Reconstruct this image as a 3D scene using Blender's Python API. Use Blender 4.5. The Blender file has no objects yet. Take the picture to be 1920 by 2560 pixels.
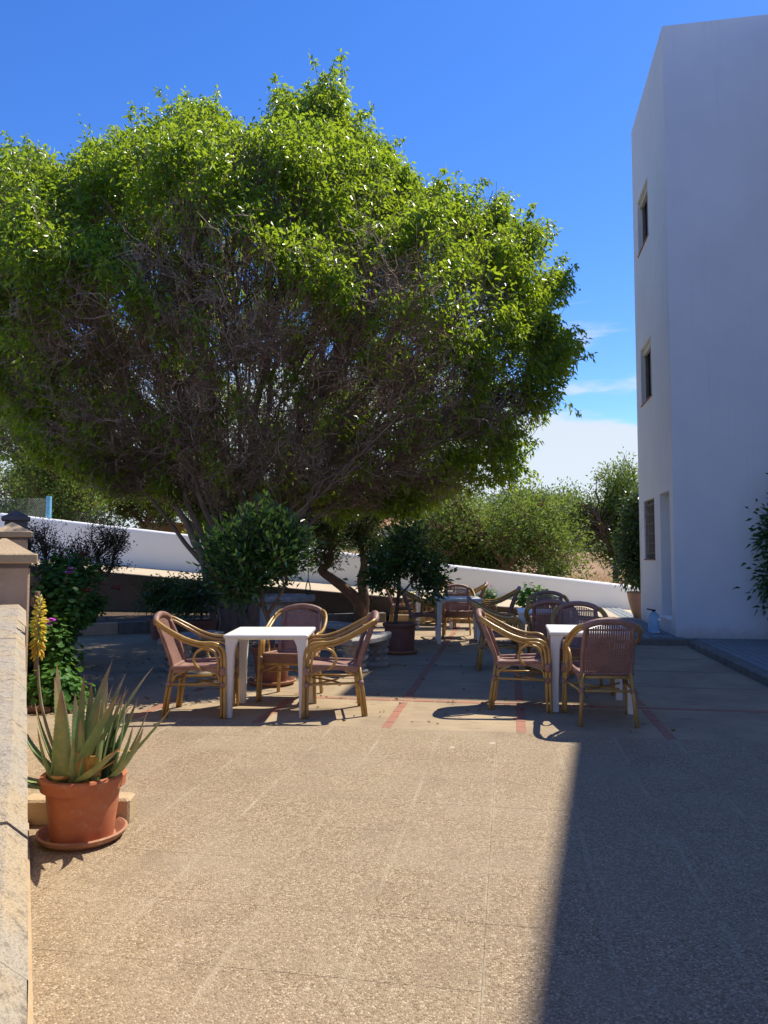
import bpy, bmesh, math, random
import numpy as np
from mathutils import Vector, Matrix, kdtree
random.seed(7); RNG = np.random.default_rng(11)
R = math.radians
scene = bpy.context.scene
COL = scene.collection

# ------------------------------------------------------------------ camera
CAM_H = 1.41
YAW = R(9.5); PITCH = math.atan(110/1850)
cam_d = bpy.data.cameras.new('camera'); cam = bpy.data.objects.new('camera', cam_d); COL.objects.link(cam)
cam_d.sensor_fit = 'VERTICAL'; cam_d.sensor_height = 36.0; cam_d.lens = 36.0*1850/2560
cam_d.clip_start = 0.05; cam_d.clip_end = 3000
cam.location = (0, 0, CAM_H); cam.rotation_euler = (math.pi/2+PITCH, 0, YAW)
scene.camera = cam

# ------------------------------------------------------------------ sky, sun, exposure
SUN = Vector((0.42, 0.517, 1.0)).normalized()
EL = math.asin(SUN.z); AZ = math.atan2(SUN.x, SUN.y)
world = bpy.data.worlds.new('World'); scene.world = world; world.use_nodes = True
wn, wl = world.node_tree.nodes, world.node_tree.links
wn.clear()
w_out = wn.new('ShaderNodeOutputWorld')
sky = wn.new('ShaderNodeTexSky'); sky.sky_type = 'NISHITA'; sky.sun_disc = False
sky.sun_elevation = EL; sky.sun_rotation = AZ
sky.altitude = 100; sky.air_density = 1.0; sky.dust_density = 0.08; sky.ozone_density = 5.0
bg = wn.new('ShaderNodeBackground'); bg.inputs[1].default_value = 0.110
hs = wn.new('ShaderNodeHueSaturation'); hs.inputs['Saturation'].default_value = 1.25; hs.inputs['Hue'].default_value = 0.513
wl.new(sky.outputs[0], hs.inputs['Color']); wl.new(hs.outputs[0], bg.inputs[0])
bgc = wn.new('ShaderNodeBackground'); bgc.inputs[0].default_value = (0.86, 0.93, 1.0, 1); bgc.inputs[1].default_value = 0.48
tc = wn.new('ShaderNodeTexCoord')
sep = wn.new('ShaderNodeSeparateXYZ'); wl.new(tc.outputs['Generated'], sep.inputs[0])
mp = wn.new('ShaderNodeMapping'); mp.inputs['Scale'].default_value = (1.6, 1.6, 7.5); mp.inputs['Location'].default_value = (0.35, 0.1, 0.0)
wl.new(tc.outputs['Generated'], mp.inputs[0])
nz = wn.new('ShaderNodeTexNoise'); nz.inputs['Scale'].default_value = 2.8; nz.inputs['Detail'].default_value = 7; nz.inputs['Roughness'].default_value = 0.55
wl.new(mp.outputs[0], nz.inputs['Vector'])
elr = wn.new('ShaderNodeMapRange'); elr.inputs[1].default_value = 0.05; elr.inputs[2].default_value = 0.42
elr.inputs[3].default_value = 0.34; elr.inputs[4].default_value = -0.18
wl.new(sep.outputs[2], elr.inputs[0])
ad = wn.new('ShaderNodeMath'); ad.operation = 'ADD'; wl.new(nz.outputs[0], ad.inputs[0]); wl.new(elr.outputs[0], ad.inputs[1])
cr = wn.new('ShaderNodeMapRange'); cr.interpolation_type = 'SMOOTHSTEP'
cr.inputs[1].default_value = 0.52; cr.inputs[2].default_value = 0.70; cr.inputs[3].default_value = 0; cr.inputs[4].default_value = 0.92
wl.new(ad.outputs[0], cr.inputs[0])
mx = wn.new('ShaderNodeMixShader'); wl.new(cr.outputs[0], mx.inputs[0]); wl.new(bg.outputs[0], mx.inputs[1]); wl.new(bgc.outputs[0], mx.inputs[2])
wl.new(mx.outputs[0], w_out.inputs[0])
sun_d = bpy.data.lights.new('sun', 'SUN'); sun = bpy.data.objects.new('sun', sun_d); COL.objects.link(sun)
sun_d.energy = 3.75; sun_d.angle = R(0.53); sun_d.color = (1.0, 0.92, 0.77)
sun.rotation_euler = (-SUN).to_track_quat('-Z', 'Y').to_euler(); sun.location = (6, 8, 20)
vs = scene.view_settings
vs.view_transform = 'Standard'; vs.look = 'None'; vs.exposure = 0.93; vs.gamma = 1; vs.use_curve_mapping = False
scene.cycles.max_bounces = 8; scene.cycles.diffuse_bounces = 4; scene.cycles.transparent_max_bounces = 8

# ------------------------------------------------------------------ helpers: materials
def new_mat(name):
    m = bpy.data.materials.new(name); m.use_nodes = True
    n, l = m.node_tree.nodes, m.node_tree.links
    return m, n, l, n['Principled BSDF']
def ramp(n, cols, interp='LINEAR'):
    r = n.new('ShaderNodeValToRGB'); r.color_ramp.interpolation = interp
    e = r.color_ramp.elements
    while len(e) < len(cols): e.new(0.5)
    for i, (p, c) in enumerate(cols):
        e[i].position = p; e[i].color = (*c, 1)
    return r
def noise(n, l, vec, scale, detail=4, rough=0.5):
    t = n.new('ShaderNodeTexNoise'); t.inputs['Scale'].default_value = scale; t.inputs['Detail'].default_value = detail; t.inputs['Roughness'].default_value = rough
    if vec is not None: l.new(vec, t.inputs['Vector'])
    return t
def mixc(n, l, a, b, fac, mode='MIX'):
    m = n.new('ShaderNodeMix'); m.data_type = 'RGBA'; m.blend_type = mode
    for sock, v in ((m.inputs[0], fac), (m.inputs[6], a), (m.inputs[7], b)):
        if hasattr(v, 'is_output'): l.new(v, sock)
        elif isinstance(v, (tuple, list)): sock.default_value = (*v, 1)
        else: sock.default_value = v
    return m.outputs[2]
def maprange(n, l, v, a, b, c, d):
    m = n.new('ShaderNodeMapRange'); l.new(v, m.inputs[0])
    for i, x in enumerate((a, b, c, d)): m.inputs[i+1].default_value = x
    return m.outputs[0]
def bump(n, l, h, strength, dist, prev=None):
    b = n.new('ShaderNodeBump'); b.inputs['Strength'].default_value = strength; b.inputs['Distance'].default_value = dist
    l.new(h, b.inputs['Height'])
    if prev is not None: l.new(prev, b.inputs['Normal'])
    return b.outputs[0]
def pos(n): return n.new('ShaderNodeNewGeometry').outputs['Position']
def objco(n): return n.new('ShaderNodeTexCoord').outputs['Object']

def simple(name, c1, c2, scale=6, rough=0.7, bs=0.15, bd=0.01, spec=0.3, world_co=False, fine=60, detail=6):
    m, n, l, p = new_mat(name)
    v = pos(n) if world_co else objco(n)
    a = noise(n, l, v, scale, detail, 0.6); f = noise(n, l, v, fine, 3, 0.6)
    fac = maprange(n, l, a.outputs[0], 0.32, 0.68, 0, 1)
    c = mixc(n, l, c1, c2, fac)
    c = mixc(n, l, c, mixc(n, l, c1, c2, 0.5), maprange(n, l, f.outputs[0], 0.3, 0.7, 0, 0.4))
    l.new(c, p.inputs['Base Color']); p.inputs['Roughness'].default_value = rough; p.inputs['Specular IOR Level'].default_value = spec
    if bs: l.new(bump(n, l, f.outputs[0], bs, bd), p.inputs['Normal'])
    return m

def leaf_mat(name, cols, trans=0.35, tcol=(0.30, 0.42, 0.03), rough=0.38, spec=0.5):
    m, n, l, p = new_mat(name)
    g = n.new('ShaderNodeNewGeometry')
    k = len(cols); r = ramp(n, [(i/(k-1), c) for i, c in enumerate(cols)])
    l.new(g.outputs['Random Per Island'], r.inputs[0])
    l.new(r.outputs[0], p.inputs['Base Color']); p.inputs['Roughness'].default_value = rough; p.inputs['Specular IOR Level'].default_value = spec
    t = n.new('ShaderNodeBsdfTranslucent')
    tc_ = mixc(n, l, r.outputs[0], tcol, 0.7); l.new(tc_, t.inputs[0])
    ms = n.new('ShaderNodeMixShader'); ms.inputs[0].default_value = trans
    l.new(p.outputs[0], ms.inputs[1]); l.new(t.outputs[0], ms.inputs[2])
    l.new(ms.outputs[0], n['Material Output'].inputs[0])
    return m

M = {}
def aggregate():
    m, n, l, p = new_mat('exposed_aggregate')
    v = pos(n)
    vo = n.new('ShaderNodeTexVoronoi'); vo.inputs['Scale'].default_value = 135; l.new(v, vo.inputs['Vector'])
    rr = ramp(n, [(0, (.115, .078, .045)), (.3, (.235, .165, .098)), (.6, (.335, .245, .152)), (.85, (.455, .345, .225)), (1, (.60, .485, .345))])
    sx = n.new('ShaderNodeSeparateColor'); l.new(vo.outputs['Color'], sx.inputs[0]); l.new(sx.outputs[0], rr.inputs[0])
    edge = maprange(n, l, vo.outputs['Distance'], 0.35, 0.75, 0, 0.8)
    c = mixc(n, l, rr.outputs[0], (.255, .192, .124), edge)
    big = noise(n, l, v, 1.1, 6, 0.62)
    c = mixc(n, l, c, (.39, .315, .22), maprange(n, l, big.outputs[0], 0.50, 0.72, 0, 0.55))
    big2 = noise(n, l, v, 2.6, 5, 0.6)
    c = mixc(n, l, c, (.20, .145, .095), maprange(n, l, big2.outputs[0], 0.52, 0.75, 0, 0.55))
    oi = n.new('ShaderNodeObjectInfo')
    c = mixc(n, l, c, (.37, .295, .20), maprange(n, l, oi.outputs['Random'], 0, 1, 0, 0.22))
    sp = n.new('ShaderNodeSeparateXYZ'); l.new(objco(n), sp.inputs[0])
    ab = []
    for k_ in (0, 1):
        q = n.new('ShaderNodeMath'); q.operation = 'ABSOLUTE'; l.new(sp.outputs[k_], q.inputs[0]); ab.append(q.outputs[0])
    mxx = n.new('ShaderNodeMath'); mxx.operation = 'MAXIMUM'; l.new(ab[0], mxx.inputs[0]); mj = n.new('ShaderNodeMath'); mj.operation = 'MULTIPLY'; mj.inputs[1].default_value = .93; l.new(ab[1], mj.inputs[0]); l.new(mj.outputs[0], mxx.inputs[1])
    jn = noise(n, l, v, 1.5, 6, .72)
    jf = n.new('ShaderNodeMath'); jf.operation = 'MULTIPLY'; l.new(maprange(n, l, mxx.outputs[0], .208, .223, 0, 1), jf.inputs[0]); l.new(maprange(n, l, jn.outputs[0], .40, .62, 0, .50), jf.inputs[1])
    c = mixc(n, l, c, (.51, .43, .31), jf.outputs[0])
    sp1 = noise(n, l, v, .55, 7, .7); c = mixc(n, l, c, (.155, .115, .08), maprange(n, l, sp1.outputs[0], .50, .68, 0, .25))
    sp2 = noise(n, l, v, 5.5, 3, .5); c = mixc(n, l, c, (.60, .53, .43), maprange(n, l, sp2.outputs[0], .71, .76, 0, .6))
    l.new(c, p.inputs['Base Color']); p.inputs['Roughness'].default_value = 0.75; p.inputs['Specular IOR Level'].default_value = 0.25
    inv = maprange(n, l, vo.outputs['Distance'], 0.0, 0.7, 1, 0)
    l.new(bump(n, l, inv, 0.55, 0.006), p.inputs['Normal'])
    return m
M['agg'] = aggregate()
M['mortar'] = simple('pale_mortar', (.34, .27, .185), (.20, .15, .10), 3.0, .9, .3, .004, world_co=True)
def concrete():
    m, n, l, p = new_mat('worn_concrete')
    v = pos(n)
    a = noise(n, l, v, 1.3, 7, .65); b = noise(n, l, v, 9, 6, .7); f = noise(n, l, v, 120, 2, .5)
    mpn = n.new('ShaderNodeMapping'); mpn.inputs['Scale'].default_value = (2.2, 9, 1); l.new(v, mpn.inputs[0])
    s = noise(n, l, mpn.outputs[0], 2.0, 6, .7)
    c = mixc(n, l, (.39, .30, .19), (.27, .205, .135), maprange(n, l, a.outputs[0], .35, .66, 0, 1))
    c = mixc(n, l, c, (.115, .092, .07), maprange(n, l, s.outputs[0], .54, .74, 0, .75))
    c = mixc(n, l, c, (.42, .37, .30), maprange(n, l, b.outputs[0], .58, .76, 0, .5))
    l.new(c, p.inputs['Base Color']); p.inputs['Roughness'].default_value = .85; p.inputs['Specular IOR Level'].default_value = .25
    bb = bump(n, l, b.outputs[0], .25, .006); l.new(bump(n, l, f.outputs[0], .3, .003, bb), p.inputs['Normal'])
    return m
M['conc'] = concrete()
M['red'] = simple('red_clay_tile', (.40, .155, .10), (.24, .145, .10), 4, .8, .2, .004, world_co=True)
M['ptile'] = simple('grey_pavement_tile', (.25, .27, .28), (.19, .205, .215), 5, .85, .2, .003, world_co=True)
M['kerb'] = simple('grey_kerb_stone', (.22, .20, .175), (.125, .115, .10), 7, .9, .35, .006, world_co=True)
def render_mat():
    m, n, l, p = new_mat('white_render')
    v = pos(n)
    a = noise(n, l, v, .9, 6, .6); b = noise(n, l, v, 7, 5, .65); f = noise(n, l, v, 70, 3, .6)
    c = mixc(n, l, (.70, .735, .80), (.65, .685, .75), maprange(n, l, a.outputs[0], .35, .65, 0, 1))
    mpn = n.new('ShaderNodeMapping'); mpn.inputs['Scale'].default_value = (9, 9, .35); l.new(v, mpn.inputs[0])
    st = noise(n, l, mpn.outputs[0], 1.0, 5, .6)
    c = mixc(n, l, c, (.58, .60, .64), maprange(n, l, st.outputs[0], .56, .76, 0, .28))
    sz = n.new('ShaderNodeSeparateXYZ'); l.new(v, sz.inputs[0])
    ns = n.new('ShaderNodeMath'); ns.operation = 'MULTIPLY_ADD'; l.new(b.outputs[0], ns.inputs[0]); ns.inputs[1].default_value = -.35; l.new(sz.outputs[2], ns.inputs[2])
    c = mixc(n, l, c, (.50, .46, .41), maprange(n, l, ns.outputs[0], -.08, .12, .55, 0))
    l.new(c, p.inputs['Base Color']); p.inputs['Roughness'].default_value = .9; p.inputs['Specular IOR Level'].default_value = .25
    bb = bump(n, l, b.outputs[0], .30, .02); l.new(bump(n, l, f.outputs[0], .25, .004, bb), p.inputs['Normal'])
    return m
M['white'] = render_mat()
M['whitewall'] = simple('white_limewash', (.87, .86, .84), (.82, .81, .79), 1.2, .9, .1, .008, world_co=True, fine=22)
M['stone'] = simple('sandstone', (.50, .375, .235), (.40, .29, .18), 5, .9, .45, .012, world_co=True, fine=90)
M['stone2'] = simple('pink_sandstone', (.52, .37, .26), (.42, .295, .205), 5, .9, .5, .01, world_co=True, fine=110)
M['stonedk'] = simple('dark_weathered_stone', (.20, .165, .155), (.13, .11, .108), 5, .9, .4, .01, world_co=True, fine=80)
def coping_mat():
    m, n, l, p = new_mat('weathered_coping')
    v = pos(n)
    a = noise(n, l, v, 3.2, 7, .65); b = noise(n, l, v, 26, 5, .7); f = noise(n, l, v, 170, 3, .6)
    c = mixc(n, l, (.47, .365, .235), (.41, .355, .28), maprange(n, l, a.outputs[0], .40, .56, 0, 1))
    c = mixc(n, l, c, (.15, .13, .105), maprange(n, l, b.outputs[0], .52, .70, 0, .85))
    c = mixc(n, l, c, (.13, .10, .07), maprange(n, l, f.outputs[0], .54, .68, 0, .5))
    l.new(c, p.inputs['Base Color']); p.inputs['Roughness'].default_value = .92; p.inputs['Specular IOR Level'].default_value = .2
    bb = bump(n, l, b.outputs[0], .8, .018); l.new(bump(n, l, f.outputs[0], .8, .006, bb), p.inputs['Normal'])
    return m
M['coping'] = coping_mat()
M['retain'] = simple('dark_retaining_plaster', (.115, .088, .07), (.07, .055, .046), 2.5, .95, .4, .01, world_co=True, fine=40)  # dark tone over the whole wall, mottled by noise
M['soil'] = simple('dry_soil', (.13, .085, .05), (.075, .05, .032), 5, .95, .6, .03, world_co=True, fine=45)
M['road'] = simple('dusty_driveway', (.52, .43, .31), (.43, .345, .24), 1.5, .9, .2, .01, world_co=True, fine=50)
def field_mat():
    m, n, l, p = new_mat('dry_field')
    v = pos(n)
    a = noise(n, l, v, .35, 6, .65); b = noise(n, l, v, 3.5, 6, .7)
    c = mixc(n, l, (.28, .165, .075), (.21, .085, .042), maprange(n, l, a.outputs[0], .42, .60, 0, 1))
    c = mixc(n, l, c, (.32, .235, .10), maprange(n, l, b.outputs[0], .45, .68, 0, .9))
    l.new(c, p.inputs['Base Color']); p.inputs['Roughness'].default_value = .95
    l.new(bump(n, l, b.outputs[0], .7, .12), p.inputs['Normal'])
    return m
M['field'] = field_mat()
M['cast'] = simple('cast_stone', (.42, .40, .37), (.25, .235, .215), 9, .9, .45, .01, fine=60)
M['castlight'] = simple('pale_cast_stone', (.58, .545, .49), (.42, .39, .35), 6, .9, .4, .01, fine=50)
def terracotta(name, c1, c2, dust):
    m, n, l, p = new_mat(name)
    v = objco(n)
    a = noise(n, l, v, 7, 6, .6); b = noise(n, l, v, 30, 4, .6)
    c = mixc(n, l, c1, c2, maprange(n, l, a.outputs[0], .35, .65, 0, 1))
    c = mixc(n, l, c, (.50, .36, .27), maprange(n, l, b.outputs[0], .56, .78, 0, dust))
    l.new(c, p.inputs['Base Color']); p.inputs['Roughness'].default_value = .62; p.inputs['Specular IOR Level'].default_value = .35
    l.new(bump(n, l, b.outputs[0], .1, .003), p.inputs['Normal'])
    return m
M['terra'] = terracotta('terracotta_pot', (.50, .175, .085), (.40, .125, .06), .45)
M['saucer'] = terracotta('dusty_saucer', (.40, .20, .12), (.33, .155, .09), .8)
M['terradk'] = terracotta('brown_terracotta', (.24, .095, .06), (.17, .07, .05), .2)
M['paleterra'] = terracotta('pale_terracotta', (.46, .27, .17), (.38, .22, .14), .4)
M['plastic'] = simple('white_plastic', (.77, .755, .72), (.66, .64, .60), 5, .42, .04, .002, spec=.45)
def bamboo():
    m, n, l, p = new_mat('varnished_bamboo')
    v = objco(n)
    a = noise(n, l, v, 14, 4, .6)
    c = mixc(n, l, (.53, .33, .095), (.40, .235, .060), maprange(n, l, a.outputs[0], .38, .62, 0, 1))
    oi = n.new('ShaderNodeObjectInfo')
    c = mixc(n, l, c, (.30, .165, .045), maprange(n, l, oi.outputs['Random'], 0, 1, 0, .55))
    l.new(c, p.inputs['Base Color']); p.inputs['Roughness'].default_value = .33; p.inputs['Specular IOR Level'].default_value = .5
    return m
M['bamboo'] = bamboo()
def weave():
    m, n, l, p = new_mat('brown_woven_strap')
    v = objco(n)
    a = noise(n, l, v, 10, 4, .6)
    w = n.new('ShaderNodeTexWave'); w.inputs['Scale'].default_value = 26; w.inputs['Distortion'].default_value = .6; w.bands_direction = 'Z'; l.new(v, w.inputs['Vector'])
    w2 = n.new('ShaderNodeTexWave'); w2.inputs['Scale'].default_value = 26; w2.bands_direction = 'X'; l.new(v, w2.inputs['Vector'])
    c = mixc(n, l, (.30, .168, .130), (.215, .112, .088), maprange(n, l, a.outputs[0], .38, .62, 0, 1))
    c = mixc(n, l, c, (.115, .045, .038), maprange(n, l, w2.outputs[0], .0, .35, .5, 0))
    oi = n.new('ShaderNodeObjectInfo'); c = mixc(n, l, c, (.36, .215, .17), maprange(n, l, oi.outputs['Random'], 0, 1, 0, .45))
    l.new(c, p.inputs['Base Color']); p.inputs['Roughness'].default_value = .48; p.inputs['Specular IOR Level'].default_value = .45
    bb = bump(n, l, w.outputs[0], .25, .002); l.new(bump(n, l, w2.outputs[0], .35, .003, bb), p.inputs['Normal'])
    return m
M['weave'] = weave()
M['bark'] = simple('grey_brown_bark', (.31, .225, .18), (.185, .13, .10), 6, .9, .6, .012, world_co=True, fine=38)
M['twig'] = simple('pale_dead_twig', (.46, .345, .28), (.27, .195, .155), 4, .9, .3, .004, world_co=True, fine=30)
M['barkdk'] = simple('dark_bark', (.14, .10, .075), (.07, .05, .038), 8, .9, .6, .012, world_co=True, fine=38)
M['barkred'] = simple('reddish_bark', (.23, .135, .085), (.12, .075, .05), 7, .9, .6, .015, world_co=True, fine=30)
M['wood'] = simple('weathered_wood', (.20, .135, .11), (.11, .075, .065), 12, .9, .5, .008, world_co=True)
M['ficus'] = leaf_mat('ficus_leaf', [(.035, .095, .014), (.085, .195, .018), (.14, .265, .020), (.24, .33, .022), (.06, .145, .018)], .48, (.55, .72, .035), .32, .5)
M['carob'] = leaf_mat('carob_leaf', [(.045, .095, .028), (.085, .16, .042), (.145, .225, .052), (.065, .125, .036), (.22, .27, .058)], .34, (.38, .50, .06), .5, .35)
M['shrub'] = leaf_mat('dark_glossy_leaf', [(.016, .05, .016), (.03, .085, .022), (.045, .12, .028)], .22, (.16, .30, .04), .32, .5)
M['citrus'] = leaf_mat('citrus_leaf', [(.022, .055, .016), (.04, .095, .022), (.07, .13, .025)], .25, (.20, .32, .03), .3, .5)
M['box'] = leaf_mat('small_dark_leaf', [(.012, .026, .012), (.022, .042, .016), (.03, .055, .02)], .12, (.08, .14, .03), .4, .4)
M['geran'] = leaf_mat('geranium_leaf', [(.035, .11, .022), (.06, .17, .03), (.09, .22, .035)], .3, (.22, .42, .05), .55, .3)
M['lime'] = leaf_mat('yellow_green_leaf', [(.22, .30, .02), (.32, .36, .02), (.16, .27, .02)], .4, (.55, .60, .04), .4, .4)
M['hedge'] = leaf_mat('hedge_leaf', [(.02, .05, .016), (.035, .08, .02), (.055, .11, .028)], .22, (.16, .26, .04), .33, .5)
M['pine'] = leaf_mat('far_tree_leaf', [(.045, .065, .035), (.075, .095, .045), (.11, .125, .06)], .2, (.2, .24, .08), .5, .3)
M['dryleaf'] = leaf_mat('dry_brown_leaf', [(.20, .10, .04), (.30, .17, .06), (.13, .07, .035)], .15, (.35, .2, .06), .7, .2)
M['straw'] = leaf_mat('straw_grass', [(.42, .31, .13), (.30, .22, .09), (.22, .22, .07)], .3, (.5, .4, .15), .7, .2)
def flat(name, c, rough=.5, spec=.4, trans=0, metal=0):
    m, n, l, p = new_mat(name)
    v = objco(n); a = noise(n, l, v, 9, 4, .6)
    cc = mixc(n, l, c, tuple(x*.72 for x in c), maprange(n, l, a.outputs[0], .35, .65, 0, 1))
    l.new(cc, p.inputs['Base Color']); p.inputs['Roughness'].default_value = rough; p.inputs['Specular IOR Level'].default_value = spec
    p.inputs['Transmission Weight'].default_value = trans; p.inputs['Metallic'].default_value = metal
    return m
M['purple'] = flat('purple_petal', (.62, .09, .68)); M['pinkp'] = flat('pink_petal', (.62, .08, .36)); M['redp'] = flat('red_petal', (.45, .03, .05))
M['yellow'] = flat('yellow_floret', (.80, .60, .03), .45); M['orange'] = flat('amber_floret', (.72, .38, .03), .45)
M['stalk'] = flat('dry_stalk', (.30, .26, .17), .8)
M['black'] = flat('black_rubber', (.015, .015, .018), .5)
M['bluepost'] = flat('blue_painted_metal', (.20, .50, .72), .45)
M['wire'] = flat('galvanised_wire', (.42, .47, .47), .45, metal=.5)
M['winframe'] = flat('brown_grey_window_frame', (.20, .165, .15), .6)
M['blind'] = flat('cream_blind_box', (.55, .53, .46), .6)
M['iron'] = flat('dark_iron_bar', (.16, .14, .135), .55)
M['sill'] = flat('terracotta_sill', (.30, .13, .09), .75)
M['roof_tile'] = simple('far_roof_tile', (.52, .26, .15), (.40, .19, .11), 3, .85, .4, .02, world_co=True)
M['block'] = simple('mares_block', (.52, .36, .21), (.44, .29, .16), 3, .95, .3, .01, world_co=True)
def glass_dark():
    m, n, l, p = new_mat('dark_window_glass')
    a = noise(n, l, objco(n), 3, 3, .5)
    l.new(mixc(n, l, (.012, .014, .022), (.02, .022, .03), a.outputs[0]), p.inputs['Base Color'])
    p.inputs['Roughness'].default_value = .08; p.inputs['Specular IOR Level'].default_value = .35
    return m
M['glass'] = glass_dark()
def bottle_mat():
    m, n, l, p = new_mat('blue_clear_plastic')
    a = noise(n, l, objco(n), 12, 2, .5)
    l.new(mixc(n, l, (.55, .82, 1.0), (.48, .76, 1.0), a.outputs[0]), p.inputs['Base Color'])
    p.inputs['Roughness'].default_value = .12; p.inputs['Transmission Weight'].default_value = .6; p.inputs['IOR'].default_value = 1.2
    return m
M['bottle'] = bottle_mat()
M['water'] = bottle_mat(); M['water'].name = 'bottled_water'
def aloe_mat():
    m, n, l, p = new_mat('aloe_leaf')
    at = n.new('ShaderNodeAttribute'); at.attribute_name = 'tip'
    v = objco(n); a = noise(n, l, v, 14, 5, .6); oi = n.new('ShaderNodeObjectInfo')
    g = mixc(n, l, (.20, .275, .115), (.31, .33, .13), maprange(n, l, oi.outputs['Random'], 0, 1, 0, 1))
    g = mixc(n, l, g, (.15, .225, .095), maprange(n, l, a.outputs[0], .35, .65, 0, 1))
    c = mixc(n, l, g, (.36, .17, .11), maprange(n, l, at.outputs['Fac'], .68, 1.0, 0, .9))
    l.new(c, p.inputs['Base Color']); p.inputs['Roughness'].default_value = .42; p.inputs['Specular IOR Level'].default_value = .4
    return m
M['aloe'] = aloe_mat()
M['aloedry'] = simple('dry_aloe_leaf', (.42, .24, .075), (.30, .17, .06), 12, .7, .3, .004)

# ------------------------------------------------------------------ helpers: objects and meshes
def tag(o, label=None, cat=None, group=None, kind=None):
    if label: o['label'] = label
    if cat: o['category'] = cat
    if group: o['group'] = group
    if kind: o['kind'] = kind
    return o
def empty(name, loc=(0, 0, 0), rz=0, label=None, cat=None, group=None, kind=None):
    o = bpy.data.objects.new(name, None); COL.objects.link(o); o.location = loc; o.rotation_euler = (0, 0, rz)
    o.empty_display_size = .1
    return tag(o, label, cat, group, kind)
def link(name, me, mat, parent=None, smooth=False, kind=None):
    if mat is not None and not me.materials: me.materials.append(M[mat] if isinstance(mat, str) else mat)
    if smooth: me.polygons.foreach_set('use_smooth', [True]*len(me.polygons))
    o = bpy.data.objects.new(name, me); COL.objects.link(o)
    if parent is not None: o.parent = parent
    if kind: o['kind'] = kind
    return o
def np_mesh(name, V, faces):
    """faces: list of (m,k) int arrays"""
    me = bpy.data.meshes.new(name)
    V = np.asarray(V, dtype=np.float32)
    me.vertices.add(len(V)); me.vertices.foreach_set('co', V.ravel())
    loops = np.concatenate([f.ravel() for f in faces]).astype(np.int32)
    sizes = np.concatenate([np.full(len(f), f.shape[1], np.int32) for f in faces])
    starts = np.concatenate([[0], np.cumsum(sizes)[:-1]]).astype(np.int32)
    me.loops.add(len(loops)); me.loops.foreach_set('vertex_index', loops)
    me.polygons.add(len(sizes)); me.polygons.foreach_set('loop_start', starts); me.polygons.foreach_set('loop_total', sizes)
    me.update(calc_edges=True); me.validate()
    return me
class MB:
    def __init__(s): s.v = []; s.f = []
    def add(s, vs, fs):
        o = len(s.v); s.v += [tuple(x) for x in vs]; s.f += [[i+o for i in f] for f in fs]; return s
    def box(s, c, d, rz=0, taper=1.0, shear=(0, 0)):
        x, y, z = d[0]/2, d[1]/2, d[2]/2; ca, sa = math.cos(rz), math.sin(rz); out = []
        for k, sz in enumerate((-z, z)):
            t = taper if k else 1
            for sx, sy in ((-x, -y), (x, -y), (x, y), (-x, y)):
                px, py = sx*t+(shear[0] if k else 0), sy*t+(shear[1] if k else 0)
                out.append((c[0]+px*ca-py*sa, c[1]+px*sa+py*ca, c[2]+sz))
        return s.add(out, [(3, 2, 1, 0), (4, 5, 6, 7), (0, 1, 5, 4), (1, 2, 6, 5), (2, 3, 7, 6), (3, 0, 4, 7)])
    def bbox(s, c, d, b, rz=0, bot=True):
        """box with bevelled edges"""
        x, y, z = d[0]/2, d[1]/2, d[2]/2; ca, sa = math.cos(rz), math.sin(rz)
        rings = [(-z, b if bot else 0), (-z+(b if bot else 0), 0), (z-b, 0), (z, b)] if bot else [(-z, 0), (z-b, 0), (z, b)]
        out = []
        for zz, i in rings:
            for sx, sy in ((-x+i+b, -y+i), (x-i-b, -y+i), (x-i, -y+i+b), (x-i, y-i-b), (x-i-b, y-i), (-x+i+b, y-i), (-x+i, y-i-b), (-x+i, -y+i+b)):
                out.append((c[0]+sx*ca-sy*sa, c[1]+sx*sa+sy*ca, c[2]+zz))
        n = len(rings); fs = [tuple(range(7, -1, -1)), tuple(range(8*(n-1), 8*n))]
        for r in range(n-1):
            for i in range(8): j = (i+1) % 8; fs.append((r*8+i, r*8+j, r*8+8+j, r*8+8+i))
        return s.add(out, fs)
    def lathe(s, prof, seg=24, c=(0, 0, 0), cap0=True, cap1=True):
        out = []; n = len(prof)
        for r, z in prof:
            for i in range(seg):
                a = 2*math.pi*i/seg; out.append((c[0]+r*math.cos(a), c[1]+r*math.sin(a), c[2]+z))
        fs = []
        for k in range(n-1):
            for i in range(seg): j = (i+1) % seg; fs.append((k*seg+i, k*seg+j, k*seg+seg+j, k*seg+seg+i))
        if cap0: fs.append(tuple(range(seg-1, -1, -1)))
        if cap1: fs.append(tuple(range((n-1)*seg, n*seg)))
        return s.add(out, fs)
    def tube(s, pts, rad, sides=7):
        pts = [Vector(p) for p in pts]; n = len(pts)
        rad = [rad]*n if not hasattr(rad, '__len__') else rad
        out = []; prev = None
        for i, p in enumerate(pts):
            t = (pts[min(i+1, n-1)]-pts[max(i-1, 0)]).normalized()
            if prev is None:
                a = t.cross(Vector((0, 0, 1)));
                if a.length < .1: a = t.cross(Vector((1, 0, 0)))
            else: a = prev - t*prev.dot(t)
            a.normalize(); prev = a; b = t.cross(a)
            for k in range(sides):
                g = 2*math.pi*k/sides; out.append(p+(a*math.cos(g)+b*math.sin(g))*rad[i])
        fs = []
        for i in range(n-1):
            for k in range(sides): j = (k+1) % sides; fs.append((i*sides+k, i*sides+j, i*sides+sides+j, i*sides+sides+k))
        fs += [tuple(range(sides-1, -1, -1)), tuple(range((n-1)*sides, n*sides))]
        return s.add(out, fs)
    def mesh(s, name='m'):
        me = bpy.data.meshes.new(name); me.from_pydata(s.v, [], s.f); me.update(); return me
    def build(s, name, mat, parent=None, smooth=False, kind=None):
        return link(name, s.mesh(name), mat, parent, smooth, kind)
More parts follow.
